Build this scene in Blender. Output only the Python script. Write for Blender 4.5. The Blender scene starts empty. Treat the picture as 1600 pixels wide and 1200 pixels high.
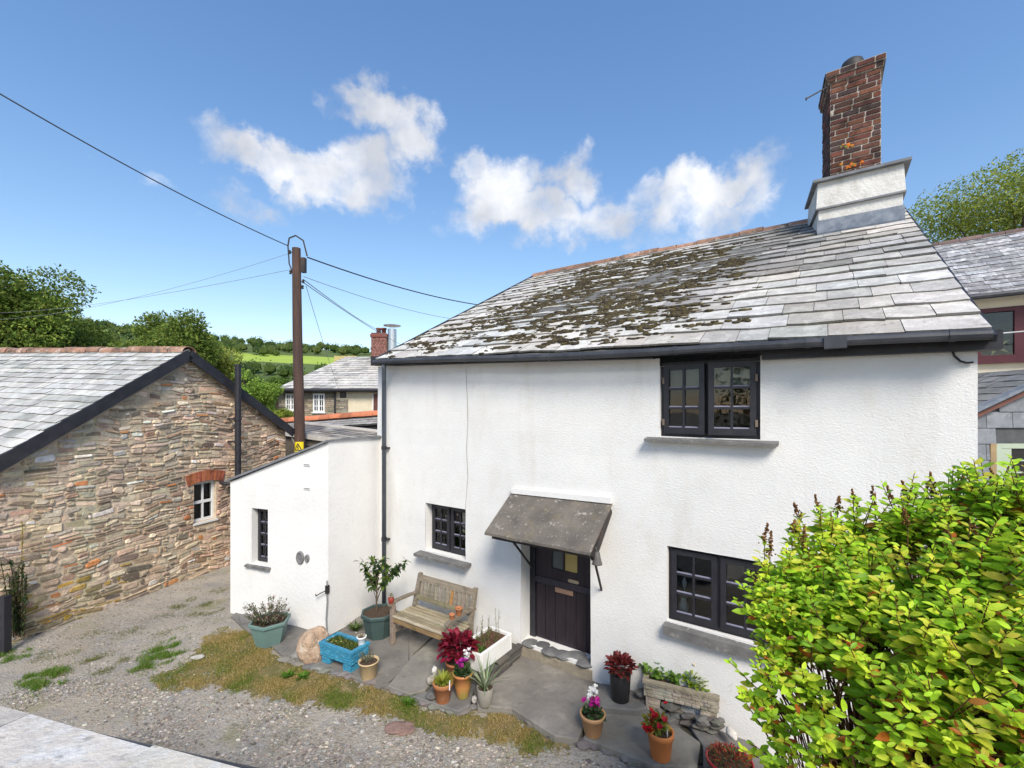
import bpy, math, random
from mathutils import Vector, Matrix, noise
R = math.radians
rng = random.Random(11)
U = rng.uniform
scn = bpy.context.scene
COL = scn.collection
V = Vector

# ---------------------------------------------------------------- camera model of the place
FPX, HZ, CH = 700.0, 640.0, 3.4
CAM = V((0, 0, CH))
def ray(px, py): return V(((px-800)/FPX, 1.0, (HZ-py)/FPX))
def at(px, py, Y): return CAM + ray(px, py)*Y
def G(px, py, z=0.0):
    r = ray(px, py); t = (z-CH)/r.z
    return CAM + r*t
class Frame:
    def __init__(self, o, ang):
        self.o = V((o[0], o[1], 0)); self.a = ang
        self.c, self.s = math.cos(ang), math.sin(ang)
    def loc(self, p):
        d = V(p)-self.o
        return V((d.x*self.c+d.y*self.s, -d.x*self.s+d.y*self.c, d.z))
    def vec(self, d): return V((d.x*self.c+d.y*self.s, -d.x*self.s+d.y*self.c, d.z))
    def world(self, p): return V((self.o.x+p[0]*self.c-p[1]*self.s, self.o.y+p[0]*self.s+p[1]*self.c, p[2]))
    def hit(self, px, py, off=0.0):
        o = self.loc(CAM); d = self.vec(ray(px, py)); t = (off-o.y)/d.y
        return o+d*t
    def hitplane(self, px, py, p0, n):
        o = self.loc(CAM); d = self.vec(ray(px, py)); t = (p0-o).dot(n)/d.dot(n)
        return o+d*t

# ---------------------------------------------------------------- object helpers
def tag(o, label=None, cat=None, group=None, kind=None):
    if label: o['label'] = label
    if cat: o['category'] = cat
    if group: o['group'] = group
    if kind: o['kind'] = kind
    return o
def thing(name, label, cat, loc=(0, 0, 0), rz=0.0, group=None):
    o = bpy.data.objects.new(name, None); COL.objects.link(o)
    o.empty_display_size = .1
    o.location = loc; o.rotation_euler = (0, 0, rz)
    return tag(o, label, cat, group)

class MB:
    def __init__(s): s.v = []; s.f = []; s.c = []; s.tint = (1, 1, 1)
    def add(s, vs, fs, tint=None):
        b = len(s.v); s.v.extend([tuple(p) for p in vs])
        t = tint or s.tint
        for f in fs: s.f.append(tuple(i+b for i in f)); s.c.append(t)
    def hexa(s, p, tint=None):     # p: 4 bottom ccw, 4 top ccw
        s.add(p, [(3, 2, 1, 0), (4, 5, 6, 7), (0, 1, 5, 4), (1, 2, 6, 5), (2, 3, 7, 6), (3, 0, 4, 7)], tint)
    def box(s, x0, x1, y0, y1, z0, z1, tint=None, M=None):
        p = [V((x0, y0, z0)), V((x1, y0, z0)), V((x1, y1, z0)), V((x0, y1, z0)),
             V((x0, y0, z1)), V((x1, y0, z1)), V((x1, y1, z1)), V((x0, y1, z1))]
        if M: p = [M @ q for q in p]
        s.hexa(p, tint)
    def bar(s, a, b, w, h, tint=None, up=V((0, 0, 1))):  # rectangular bar from a to b
        a = V(a); b = V(b); d = (b-a).normalized(); x = d.cross(up)
        if x.length < 1e-4: x = d.cross(V((1, 0, 0)))
        x.normalize(); y = x.cross(d)
        q = [(-w/2, -h/2), (w/2, -h/2), (w/2, h/2), (-w/2, h/2)]
        s.hexa([a+x*i+y*j for i, j in q]+[b+x*i+y*j for i, j in q], tint)
    def tube(s, pts, r, n=8, tint=None, cap=True):
        pts = [V(p) for p in pts]; rs = r if isinstance(r, (list, tuple)) else [r]*len(pts)
        vs = []; fs = []; prevx = None
        for i, p in enumerate(pts):
            d = (pts[min(i+1, len(pts)-1)]-pts[max(i-1, 0)]).normalized()
            x = prevx - d*prevx.dot(d) if prevx else d.cross(V((0, 0, 1)))
            if x.length < 1e-3: x = d.cross(V((1, 0, 0)))
            x.normalize(); prevx = x; y = d.cross(x)
            for k in range(n):
                a = 2*math.pi*k/n; vs.append(p+x*math.cos(a)*rs[i]+y*math.sin(a)*rs[i])
        for i in range(len(pts)-1):
            for k in range(n):
                fs.append((i*n+k, i*n+(k+1) % n, (i+1)*n+(k+1) % n, (i+1)*n+k))
        if cap: fs.append(tuple(range(n-1, -1, -1))); fs.append(tuple(range((len(pts)-1)*n, len(pts)*n)))
        s.add(vs, fs, tint)
    def lathe(s, prof, n=24, c=(0, 0, 0), tint=None, sx=1, sy=1, ang=0):
        vs = []; fs = []
        for r, z in prof:
            for k in range(n):
                a = 2*math.pi*k/n+ang; vs.append((c[0]+r*math.cos(a)*sx, c[1]+r*math.sin(a)*sy, c[2]+z))
        for i in range(len(prof)-1):
            for k in range(n): fs.append((i*n+k, i*n+(k+1) % n, (i+1)*n+(k+1) % n, (i+1)*n+k))
        fs.append(tuple(range(n-1, -1, -1))); fs.append(tuple(range((len(prof)-1)*n, len(prof)*n)))
        s.add(vs, fs, tint)
    def prism(s, pts, z0, z1, tint=None):  # horizontal polygon; z1 may be list
        n = len(pts); za = z0 if isinstance(z0, (list, tuple)) else [z0]*n; zb = z1 if isinstance(z1, (list, tuple)) else [z1]*n
        vs = [(p[0], p[1], za[i]) for i, p in enumerate(pts)]+[(p[0], p[1], zb[i]) for i, p in enumerate(pts)]
        s.add(vs, [tuple(range(n-1, -1, -1)), tuple(range(n, 2*n))]+[(i, (i+1) % n, n+(i+1) % n, n+i) for i in range(n)], tint)
    def sheet(s, quad, th, tint=None):  # quad of 4 points thickened along its normal
        a, b, c, d = [V(p) for p in quad]; n = (b-a).cross(d-a).normalized()*th
        s.hexa([a-n, b-n, c-n, d-n, a, b, c, d], tint)
    def blob(s, c, r, sx=1, sy=1, sz=1, amp=.25, sub=2, seed=0, freq=1.3, tint=None):
        vs, fs = ICO[sub]; c = V(c); o = []
        for q in vs:
            k = 1+amp*noise.noise(q*freq+V((seed*7.1, seed*3.3, seed*1.7)))
            o.append((c.x+q.x*r*k*sx, c.y+q.y*r*k*sy, c.z+q.z*r*k*sz))
        s.add(o, fs, tint)
    def leaf(s, p, d, up, L, W, tint=None, fold=.15, droop=.15):
        d = d.normalized(); x = d.cross(up)
        if x.length < 1e-3: x = d.cross(V((1, .3, 0)))
        x.normalize(); n = x.cross(d)
        m1 = p+d*L*.33+n*L*.02; m2 = p+d*L*.68-n*L*droop*.35; t = p+d*L-n*L*droop
        l1 = p+d*L*.30-x*W*.46+n*W*fold; l2 = p+d*L*.66-x*W*.42+n*(W*fold-L*droop*.35)
        r1 = p+d*L*.30+x*W*.46+n*W*fold; r2 = p+d*L*.66+x*W*.42+n*(W*fold-L*droop*.35)
        s.add([p, m1, m2, t, l1, l2, r1, r2], [(0, 1, 4), (1, 2, 5, 4), (2, 3, 5), (0, 6, 1), (1, 6, 7, 2), (2, 7, 3)], tint)
    def oval(s, p, d, up, L, W, tint=None, fold=.15, droop=.15):
        d = d.normalized(); x = d.cross(up)
        if x.length < 1e-3: x = d.cross(V((1, .3, 0)))
        x.normalize(); n = x.cross(d); vs = [p]; T = (.14, .36, .62, .84); Wd = (.55, .95, .88, .5)
        for t, w in zip(T, Wd):
            c = p+d*L*t-n*L*droop*t*t; k = W*.5*w
            vs += [c, c-x*k+n*k*fold, c+x*k+n*k*fold]
        vs.append(p+d*L-n*L*droop)
        fs = [(0, 1, 2), (0, 3, 1)]
        for i in range(3):
            a = 1+3*i; b = a+3; fs += [(a, b, b+1, a+1), (a, a+2, b+2, b)]
        fs += [(10, 13, 11), (10, 12, 13)]
        s.add(vs, fs, tint)
    def quad(s, p, d, x, L, W, tint=None):
        s.add([p-x*W*.5, p+d*L*.5-x*W*.35, p+d*L, p+d*L*.5+x*W*.5], [(0, 1, 2, 3)], tint)
    def blade(s, p, d, w, tint=None):
        x = d.cross(V((U(-1, 1), U(-1, 1), .1))).normalized()*w
        s.add([p-x, p+x, p+d], [(0, 1, 2)], tint)
    def arcblade(s, p, d, L, w, droop, n=4, tint=None):
        d = d.normalized(); x = d.cross(V((0, 0, 1)))
        if x.length < 1e-3: x = V((1, 0, 0))
        x.normalize(); vs = []; q = V(p); dd = V(d)
        for i in range(n+1):
            ww = w*(1-(i/n)**1.6)+.0005; vs += [q-x*ww, q+x*ww]
            dd = (dd+V((0, 0, -droop/n))).normalized(); q = q+dd*(L/n)
        s.add(vs, [(2*i, 2*i+1, 2*i+3, 2*i+2) for i in range(n)], tint)
    def build(s, name, mat, parent=None, smooth=False, bevel=0.0, loc=None):
        me = bpy.data.meshes.new(name); me.from_pydata(s.v, [], s.f); me.materials.append(mat)
        at_ = me.attributes.new('tint', 'FLOAT_COLOR', 'CORNER')
        buf = []
        for f, c in zip(s.f, s.c): buf.extend([c[0], c[1], c[2], 1.0]*len(f))
        at_.data.foreach_set('color', buf)
        if smooth: me.polygons.foreach_set('use_smooth', [True]*len(me.polygons))
        o = bpy.data.objects.new(name, me); COL.objects.link(o)
        if parent: o.parent = parent
        if loc: o.location = loc
        if bevel:
            b = o.modifiers.new('bevel', 'BEVEL'); b.width = bevel; b.segments = 2; b.limit_method = 'ANGLE'; b.angle_limit = R(40)
        return o
import bmesh
ICO = {}
for _s in (1, 2, 3):
    _b = bmesh.new(); bmesh.ops.create_icosphere(_b, subdivisions=_s, radius=1)
    _b.verts.index_update()
    ICO[_s] = ([v.co.copy() for v in _b.verts], [tuple(v.index for v in f.verts) for f in _b.faces]); _b.free()
def rdir(r=rng):
    z = r.uniform(-1, 1); a = r.uniform(0, 2*math.pi); k = math.sqrt(1-z*z)
    return V((k*math.cos(a), k*math.sin(a), z))
def copy_tree(o, parent=None):
    kids = list(o.children)
    c = o.copy(); COL.objects.link(c)
    if parent: c.parent = parent
    for k in kids: copy_tree(k, c)
    return c

# ---------------------------------------------------------------- materials
def N(nt, t, **kw):
    n = nt.nodes.new(t)
    for k, v in kw.items():
        if k.startswith('i_'): n.inputs[k[2:].replace('_', ' ')].default_value = v
        else: setattr(n, k, v)
    return n
def c4(c): return (c[0], c[1], c[2], 1)
def noise_fac(nt, src, scale, lo, hi, detail=6, rough=.6, stretch=(1, 1, 1), off=0.0, dist=0.0):
    mp = N(nt, 'ShaderNodeMapping'); mp.inputs['Scale'].default_value = stretch; mp.inputs['Location'].default_value = (off, off*.7, off*1.3)
    nt.links.new(src, mp.inputs['Vector'])
    n = N(nt, 'ShaderNodeTexNoise'); n.inputs['Scale'].default_value = scale; n.inputs['Detail'].default_value = detail; n.inputs['Roughness'].default_value = rough
    n.inputs['Distortion'].default_value = dist
    nt.links.new(mp.outputs[0], n.inputs['Vector'])
    r = N(nt, 'ShaderNodeMapRange'); r.inputs[1].default_value = lo; r.inputs[2].default_value = hi
    nt.links.new(n.outputs[0], r.inputs[0])
    return r.outputs[0], n.outputs[0]
def mix(nt, fac, a, b, mode='MIX'):
    m = N(nt, 'ShaderNodeMix', data_type='RGBA', blend_type=mode)
    for sock, val in ((m.inputs[0], fac), (m.inputs[6], a), (m.inputs[7], b)):
        if hasattr(val, 'links'): nt.links.new(val, sock)
        else: sock.default_value = val if not isinstance(val, (tuple, list)) else (c4(val))
    return m.outputs[2]
def M(name, a, b=None, rough=.8, scale=5, lo=.35, hi=.65, stretch=(1, 1, 1), over=(), bump=.3, bscale=40, bdist=.01, bstretch=(1, 1, 1), tint=False, metal=0.0, spec=.35, trans=0.0, bump2=None):
    m = bpy.data.materials.new(name); m.use_nodes = True; nt = m.node_tree
    bs = nt.nodes['Principled BSDF']; out = nt.nodes['Material Output']
    tc = N(nt, 'ShaderNodeTexCoord').outputs['Object']
    b = b or tuple(x*.8 for x in a)
    f, _ = noise_fac(nt, tc, scale, lo, hi, stretch=stretch)
    col = mix(nt, f, a, b)
    for k, ov in enumerate(over):   # (colour, scale, lo, hi, strength[, stretch])
        fo, _ = noise_fac(nt, tc, ov[1], ov[2], ov[3], stretch=ov[5] if len(ov) > 5 else (1, 1, 1), off=3.1*(k+1))
        mm = N(nt, 'ShaderNodeMath', operation='MULTIPLY'); nt.links.new(fo, mm.inputs[0]); mm.inputs[1].default_value = ov[4]
        col = mix(nt, mm.outputs[0], col, ov[0])
    if tint:
        at_ = N(nt, 'ShaderNodeAttribute', attribute_name='tint')
        col = mix(nt, 1.0, col, at_.outputs['Color'], 'MULTIPLY')
    nt.links.new(col, bs.inputs['Base Color'])
    bs.inputs['Roughness'].default_value = rough; bs.inputs['Metallic'].default_value = metal
    bs.inputs['Specular IOR Level'].default_value = spec
    if bump:
        _, h = noise_fac(nt, tc, bscale, 0, 1, stretch=bstretch, detail=8)
        bp = N(nt, 'ShaderNodeBump'); bp.inputs['Strength'].default_value = bump; bp.inputs['Distance'].default_value = bdist
        nt.links.new(h, bp.inputs['Height']); last = bp
        if bump2:
            _, h2 = noise_fac(nt, tc, bump2[0], 0, 1, stretch=bump2[3] if len(bump2) > 3 else (1, 1, 1), off=5)
            b2 = N(nt, 'ShaderNodeBump'); b2.inputs['Strength'].default_value = bump2[1]; b2.inputs['Distance'].default_value = bump2[2]
            nt.links.new(h2, b2.inputs['Height']); nt.links.new(bp.outputs[0], b2.inputs['Normal']); last = b2
        nt.links.new(last.outputs[0], bs.inputs['Normal'])
    if trans:
        tl = N(nt, 'ShaderNodeBsdfTranslucent'); nt.links.new(col, tl.inputs['Color'])
        ms = N(nt, 'ShaderNodeMixShader'); ms.inputs[0].default_value = trans
        nt.links.new(bs.outputs[0], ms.inputs[1]); nt.links.new(tl.outputs[0], ms.inputs[2]); nt.links.new(ms.outputs[0], out.inputs['Surface'])
    return m
def glass_mat(name, tintc=(.82, .85, .84), rough=.02, ior=1.5):
    m = bpy.data.materials.new(name); m.use_nodes = True; nt = m.node_tree; nt.nodes.remove(nt.nodes['Principled BSDF'])
    out = nt.nodes['Material Output']
    t = N(nt, 'ShaderNodeBsdfTransparent'); t.inputs[0].default_value = c4(tintc)
    g = N(nt, 'ShaderNodeBsdfGlossy'); g.inputs['Roughness'].default_value = rough; g.inputs[0].default_value = (.95, .95, .95, 1)
    tc = N(nt, 'ShaderNodeTexCoord').outputs['Object']
    _, h = noise_fac(nt, tc, 3, 0, 1, detail=2)
    bp = N(nt, 'ShaderNodeBump'); bp.inputs['Strength'].default_value = .12; bp.inputs['Distance'].default_value = .02
    nt.links.new(h, bp.inputs['Height']); nt.links.new(bp.outputs[0], g.inputs['Normal'])
    fr = N(nt, 'ShaderNodeFresnel'); fr.inputs[0].default_value = ior-.04
    ms = N(nt, 'ShaderNodeMixShader'); nt.links.new(fr.outputs[0], ms.inputs[0]); nt.links.new(t.outputs[0], ms.inputs[1]); nt.links.new(g.outputs[0], ms.inputs[2])
    nt.links.new(ms.outputs[0], out.inputs['Surface'])
    return m

WHITE = M('white_render', (.72, .71, .69), (.66, .65, .63), rough=.9, scale=1.6, lo=.4, hi=.7,
          over=[((.52, .49, .41), 1.1, .56, .76, .5, (2.2, 2.2, .35)), ((.60, .57, .50), 3.5, .55, .70, .35, (1, 1, .6)), ((.42, .38, .31), 7, .66, .82, .4), ((.70, .70, .695), 14, .45, .6, .4)],
          bump=.32, bscale=30, bdist=.014, bstretch=(1, 1, 1.9), bump2=(75, .5, .008), spec=.2)
WHITE2 = M('white_smooth_render', (.72, .71, .695), (.67, .66, .645), rough=.9, scale=1.4, lo=.4, hi=.7,
           over=[((.58, .56, .5), 1.1, .60, .85, .4, (1.5, 1.5, .4))], bump=.45, bscale=18, bdist=.012, bump2=(60, .3, .004), spec=.2)
BLACKT = M('black_casement_paint', (.018, .018, .024), (.028, .028, .034), rough=.4, scale=8, tint=True, over=[((.09, .08, .08), 18, .64, .8, .4)], bump=.15, bscale=60, bdist=.003)
REVEAL = M('reveal_paint', (.72, .71, .69), (.62, .61, .58), scale=6, bump=.5, bscale=30)
BLACK = M('black_paint', (.018, .018, .024), (.03, .03, .036), rough=.45, scale=8, over=[((.09, .08, .08), 18, .62, .8, .4)], bump=.15, bscale=60, bdist=.003)
GUTTER = M('gutter_plastic', (.035, .038, .045), (.06, .062, .07), rough=.42, scale=5, over=[((.13, .13, .12), 12, .6, .8, .5)], bump=.1)
PIPEM = M('downpipe_plastic', (.075, .09, .115), (.11, .125, .15), rough=.5, scale=3, bump=.1)
DOORM = M('door_paint', (.020, .014, .019), (.034, .024, .03), rough=.42, scale=4, stretch=(6, 6, .6), over=[((.15, .13, .12), 14, .7, .85, .5)], bump=.3, bscale=25, bstretch=(5, 5, .4), bdist=.004)
SLATE = M('weathered_slate', (.54, .52, .485), (.40, .385, .36), rough=.75, scale=3.5, lo=.3, hi=.72, tint=True,
          over=[((.66, .645, .60), 7, .48, .62, .75), ((.16, .15, .14), 8, .60, .72, .6), ((.42, .37, .33), 2.2, .55, .75, .5), ((.20, .19, .18), 30, .62, .72, .6)],
          bump=.7, bscale=26, bdist=.016, spec=.3)
SLATE_B = M('barn_slate', (.47, .46, .435), (.33, .325, .31), rough=.7, scale=2.5, tint=True,
            over=[((.60, .61, .58), 7, .5, .66, .7), ((.17, .17, .17), 10, .62, .78, .6)], bump=.4, bscale=24, bdist=.01)
SLATE_D = M('dark_slate', (.20, .21, .225), (.13, .138, .15), rough=.6, scale=4, tint=True, over=[((.32, .32, .31), 9, .58, .72, .5)], bump=.3, bscale=30)
SILL = M('slate_sill', (.17, .165, .16), (.11, .108, .105), rough=.75, scale=7, over=[((.32, .31, .28), 16, .58, .7, .6)], bump=.5, bscale=30)
MOSS = M('roof_moss', (.034, .026, .016), (.062, .05, .026), rough=1, scale=12, tint=True, over=[((.13, .115, .05), 14, .6, .75, .5)], bump=.8, bscale=60, bdist=.01)
CLAY = M('ridge_clay', (.33, .185, .125), (.23, .135, .10), rough=.85, scale=5, tint=True, over=[((.08, .07, .055), 6, .52, .64, .8), ((.52, .48, .42), 7, .56, .68, .75)], bump=.5, bscale=30)
STONE = M('rubble_stone', (1.08, 1.05, 1.0), (.76, .73, .70), rough=.9, scale=14, tint=True, over=[((1.25, 1.2, 1.1), 5.5, .58, .70, .6), ((.13, .10, .08), 11, .62, .78, .5)], bump=.8, bscale=38, bdist=.014, bump2=(9, .5, .02, (1, 1, 2.5)), spec=.2)
BRICK = M('old_brick', (1, 1, 1), (.7, .68, .68), rough=.9, scale=16, tint=True, over=[((.10, .09, .06), 4.5, .58, .72, .6)], bump=.6, bscale=50, bdist=.006)
LEAD = M('lead_flashing', (.10, .125, .165), (.20, .225, .26), rough=.55, scale=8, bump=.4, bscale=12)
GLASS = glass_mat('window_glass')
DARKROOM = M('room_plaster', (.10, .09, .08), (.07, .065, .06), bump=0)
WHITEP = M('white_gloss_paint', (.78, .78, .77), (.7, .7, .69), rough=.4, bump=.05)
WOODG = M('weathered_teak', (.27, .225, .17), (.16, .13, .10), rough=.85, scale=4, stretch=(1, 8, 8), tint=True, over=[((.08, .085, .05), 6, .58, .72, .7), ((.42, .36, .28), 9, .6, .72, .4)], bump=.5, bscale=14, bstretch=(1, 10, 10), bdist=.006)
POLEM = M('creosoted_pole', (.095, .055, .042), (.05, .032, .027), rough=.85, scale=7, stretch=(1, 1, .15), over=[((.20, .13, .10), 9, .58, .75, .5, (3, 3, .2))], bump=.5, bscale=22, bstretch=(4, 4, .25), bdist=.008)
IRON = M('black_iron', (.02, .02, .022), (.05, .035, .03), rough=.6, bump=.2)
SOIL = M('potting_soil', (.045, .03, .02), (.085, .055, .035), rough=1, scale=30, bump=1, bscale=45, bdist=.02)
TERRA = M('terracotta', (.42, .17, .075), (.33, .125, .055), rough=.8, scale=5, over=[((.5, .33, .2), 7, .6, .75, .5), ((.16, .11, .07), 4, .62, .8, .5)], bump=.2, bscale=50)
LEAFM = M('leaf', (1, 1, 1), (.82, .86, .8), rough=.5, scale=30, tint=True, bump=0, trans=.45, spec=.3)
LEAFF = M('tree_leaf', (1, 1, 1), (.75, .8, .72), rough=.65, scale=1.2, tint=True, bump=0, trans=.35, spec=.15)
PETAL = M('petal', (1, 1, 1), (.92, .9, .92), rough=.6, tint=True, bump=0, trans=.3)
BARK = M('bark', (.11, .08, .055), (.06, .045, .033), rough=.95, scale=10, stretch=(1, 1, .3), bump=.7, bscale=20, bdist=.02)
FLAG = M('flagstone', (.215, .205, .19), (.145, .138, .13), rough=.8, scale=2.6, tint=True, over=[((.30, .29, .26), 5, .55, .7, .5), ((.085, .082, .07), 9, .6, .75, .6), ((.16, .17, .10), 3, .62, .8, .4)], bump=.5, bscale=14, bdist=.02, bump2=(60, .3, .005))
BRICK2 = M('stack_brick', (1, .98, .95), (.66, .64, .62), rough=.9, scale=9, tint=True, over=[((.095, .085, .055), 5, .50, .66, .75), ((.34, .31, .27), 11, .60, .72, .5), ((.30, .13, .03), 3.5, .66, .76, .6)], bump=.8, bscale=45, bdist=.008)
CHIMW = M('chimney_render', (.66, .65, .62), (.54, .53, .50), rough=.9, scale=3, over=[((.36, .34, .29), 2.5, .54, .74, .6, (1.5, 1.5, .6)), ((.24, .23, .20), 9, .62, .76, .6)], bump=.7, bscale=24, bdist=.02)
def tmul(c, k): return (c[0]*k, c[1]*k, c[2]*k)
def jit(c, a=.2): k = U(1-a, 1+a); return (c[0]*k*U(.93, 1.07), c[1]*k*U(.96, 1.04), c[2]*k*U(.93, 1.07))

# ---------------------------------------------------------------- generators
def bil(q, u, v):
    a, b, c, d = q
    return (a*(1-u)+b*u)*(1-v)+(d*(1-u)+c*u)*v
def slates(mb, BL, BR, TR, TL, rows, w0, th=.014, tintf=None, dim=1.0, r=rng, lift=.02, jag=.012, edge=.3):
    """rows courses of real slates on the quad, eave first; dim<1 makes upper courses smaller"""
    q = [V(BL), V(BR), V(TR), V(TL)]
    n = ((q[1]-q[0]).cross(q[3]-q[0])).normalized(); 
    if n.z < 0: n = -n
    hs = [dim**(i/max(1, rows-1)) for i in range(rows)]; t = sum(hs); acc = 0
    L = ((q[1]-q[0]).length+(q[2]-q[3]).length)/2; S = (q[3]-q[0]).length
    mb.hexa([p-n*.05 for p in q]+[p-n*.012 for p in q], (.25, .25, .25))
    for i in range(rows):
        v0 = acc/t; acc += hs[i]; v1 = min(1, (acc+.35*hs[i])/t)
        vm = (v0+v1)/2
        u = -r.uniform(0, .6)*w0/L
        while u < 1:
            w = w0*r.uniform(.6, 1.45)*hs[i]**.5/L
            a = max(u, 0)+.0025/L*2; b = min(u+w, 1)
            u += w
            if 1-b < .35*w0/L: b = 1; u = 2
            if b-a < .1*w0/L: continue
            tn = tintf(a, v0) if tintf else (1, 1, 1)
            k = r.uniform(.82, 1.12); tn = (tn[0]*k*r.uniform(.97, 1.03), tn[1]*k, tn[2]*k*r.uniform(.97, 1.03))
            dl = lift*r.uniform(.8, 1.4); jv = lambda: r.uniform(-jag, jag)/S
            tl = r.uniform(-.004, .004)
            p0 = bil(q, a, max(0, v0+jv())); pm = bil(q, (a+b)/2+r.uniform(-.2, .2)*(b-a), max(0, v0+jv()*1.2)); p1 = bil(q, b, max(0, v0+jv())); p2 = bil(q, b, v1); p3 = bil(q, a, v1)
            lo = [p0+n*(dl-th+tl), pm+n*(dl-th), p1+n*(dl-th-tl), p2-n*.006, p3-n*.006]
            hi = [p0+n*(dl+tl), pm+n*dl, p1+n*(dl-tl), p2+n*.004, p3+n*.004]
            mb.add(lo+hi, [(4, 3, 2, 1, 0), (5, 6, 7, 8, 9)], tn); mb.add(lo+hi, [(0, 1, 6, 5), (1, 2, 7, 6), (2, 3, 8, 7), (3, 4, 9, 8), (4, 0, 5, 9)], tmul(tn, edge))  # dark tint on tails and sides paints the shadow lines between courses
def ridge_tiles(mb, a, b, r=.11, step=.36):
    a = V(a); b = V(b); L = (b-a).length; n = max(1, round(L/step)); d = (b-a)/n
    side = V((d.y, -d.x, 0)).normalized()
    for i in range(n):
        p0 = a+d*i; p1 = a+d*(i+.985); k = r*U(.95, 1.08); dz = U(-.012, .012); t = tmul((1, 1, 1), U(.65, 1.3))
        vs = []
        for p in (p0, p1):
            for j in range(9):
                an = math.pi*j/8; vs.append(p+side*math.cos(an)*k*1.15+V((0, 0, math.sin(an)*k+dz-.05)))
        vs += [v-V((0, 0, .012)) for v in vs]
        fs = [(j, j+1, 10+j, 9+j) for j in range(8)]+[(27+j, 28+j, 19+j, 18+j) for j in range(8)]+[(18+j, 19+j, j+1, j) for j in range(8)]+[(9+j, 10+j, 28+j, 27+j) for j in range(8)]
        mb.add(vs, fs, t)
def masonry(mb, fto, s0, s1, z0, z1, rowh, w, pal, inside=None, gap=.012, prot=(.006, .03), jitter=.3, wav=.03, r=rng, seed=0, clip=()):
    """individually shaped stones/bricks; fto(s,z,out) -> point"""
    z = z0; row = 0
    def wob(s, zz): return wav*noise.noise(V((s*.9+seed, zz*1.3, seed)))+wav*.5*noise.noise(V((s*3+seed, zz*2, 3)))
    while z < z1:
        h = r.uniform(*rowh); s = s0-r.uniform(0, w[1])
        while s < s1:
            ww = r.uniform(*w)*(1.0 if r.random() > .12 else 1.5); hh = h
            a, b = max(s, s0)+gap/2, min(s+ww, s1)-gap/2; s += ww
            skip_ = False
            for (rx0, rx1, rz0, rz1) in clip:
                if z < rz1 and z+h > rz0:
                    if a < rx0 < b: b = rx0-.012
                    elif a < rx1 < b: a = rx1+.012
                    elif a >= rx0 and b <= rx1: skip_ = True
            if skip_ or b-a < .03: continue
            spl = jitter > .2 and r.random() < .25 and h > .07
            parts = [(z, z+h*r.uniform(.4, .6)), None] if spl else [(z, z+h)]
            if spl: parts[1] = (parts[0][1], z+h)
            for (q0, q1) in parts:
                c, d = q0+gap/2, q1-gap/2
                if d-c < .015: continue
                cx, cz = (a+b)/2, (c+d)/2
                if inside and not inside(cx, cz): continue
                k = jitter*min(b-a, d-c)*.5; J = lambda: r.uniform(-k, k)*.6
                cr = min(b-a, d-c)*.28*(1 if jitter > .2 else .3)
                pts = [(a+cr, c+J()), (b-cr, c+J()), (b+J(), c+cr), (b+J(), d-cr), (b-cr, d+J()), (a+cr, d+J()), (a+J(), d-cr), (a+J(), c+cr)]
                o = r.uniform(*prot); o2 = [o+r.uniform(-.25, .25)*o for _ in range(8)]
                inn = [(cx+(p[0]-cx)*.86, cz+(p[1]-cz)*.80) for p in pts]
                vs = [fto(p[0], p[1]+wob(p[0], p[1]), -.004) for p in pts]+[fto(p[0], p[1]+wob(p[0], p[1]), o*.7) for p in pts]+[fto(p[0], p[1]+wob(p[0], p[1]), oo) for p, oo in zip(inn, o2)]
                fs = [(i, (i+1) % 8, 8+(i+1) % 8, 8+i) for i in range(8)]+[(8+i, 8+(i+1) % 8, 16+(i+1) % 8, 16+i) for i in range(8)]+[tuple(range(16, 24))]
                mb.add(vs, fs, pal(r, cx, cz))
        z += h; row += 1
def wall_grid(mb, S0, S1, z0, ztop, ops, depth, y=0.0, cell=.22, wav=.012, seed=0):
    """front face of a wall at local y with openings (s0,s1,z0,z1) and reveals of the given depth; facing -y"""
    ss = {S0, S1}; zs = {z0}; zt = min(ztop(S0), ztop(S1))
    for o in ops: ss |= {o[0], o[1]}; zs |= {o[2], min(o[3], zt-.001)}
    zs.add(zt-.0005)
    def fill(x, c):
        x = sorted(x); out = [x[0]]
        for a, b in zip(x, x[1:]):
            n = max(1, int((b-a)/c)); out += [a+(b-a)*(i+1)/n for i in range(n)]
        return out
    ss = fill(ss, cell); zs = fill(zs, cell)
    def pt(s, z, top=False):
        zz = ztop(s) if top else z
        return (s, y+wav*(noise.noise(V((s*.9+seed, z*.9, seed)))+.4*noise.noise(V((s*3, z*3, seed)))), zz)
    vs = []; idx = {}
    def vi(i, j):
        if (i, j) not in idx: idx[(i, j)] = len(vs); vs.append(pt(ss[i], zs[j] if j < len(zs) else zs[-1]+.05, j == len(zs)))
        return idx[(i, j)]
    fs = []
    for i in range(len(ss)-1):
        for j in range(len(zs)):
            sc = (ss[i]+ss[i+1])/2; zc = (zs[j]+zs[j+1])/2 if j+1 < len(zs) else zs[-1]+.02
            if any(o[0] < sc < o[1] and o[2] < zc < o[3] for o in ops): continue
            fs.append((vi(i, j), vi(i+1, j), vi(i+1, j+1), vi(i, j+1)))
    mb.add(vs, fs)
    for o in ops:
        t = min(o[3], zt) if o[3] < 90 else zt
        b = [pt(o[0], o[2]), pt(o[1], o[2]), pt(o[1], t), pt(o[0], t)]
        k = [(p[0], y+depth, p[2]) for p in b]
        mb.add(b+k, [(0, 4, 5, 1), (1, 5, 6, 2), (2, 6, 7, 3), (3, 7, 4, 0)])
def blockwall(mb, pts, z0, z1):
    mb.prism(pts, z0, z1)
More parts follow.
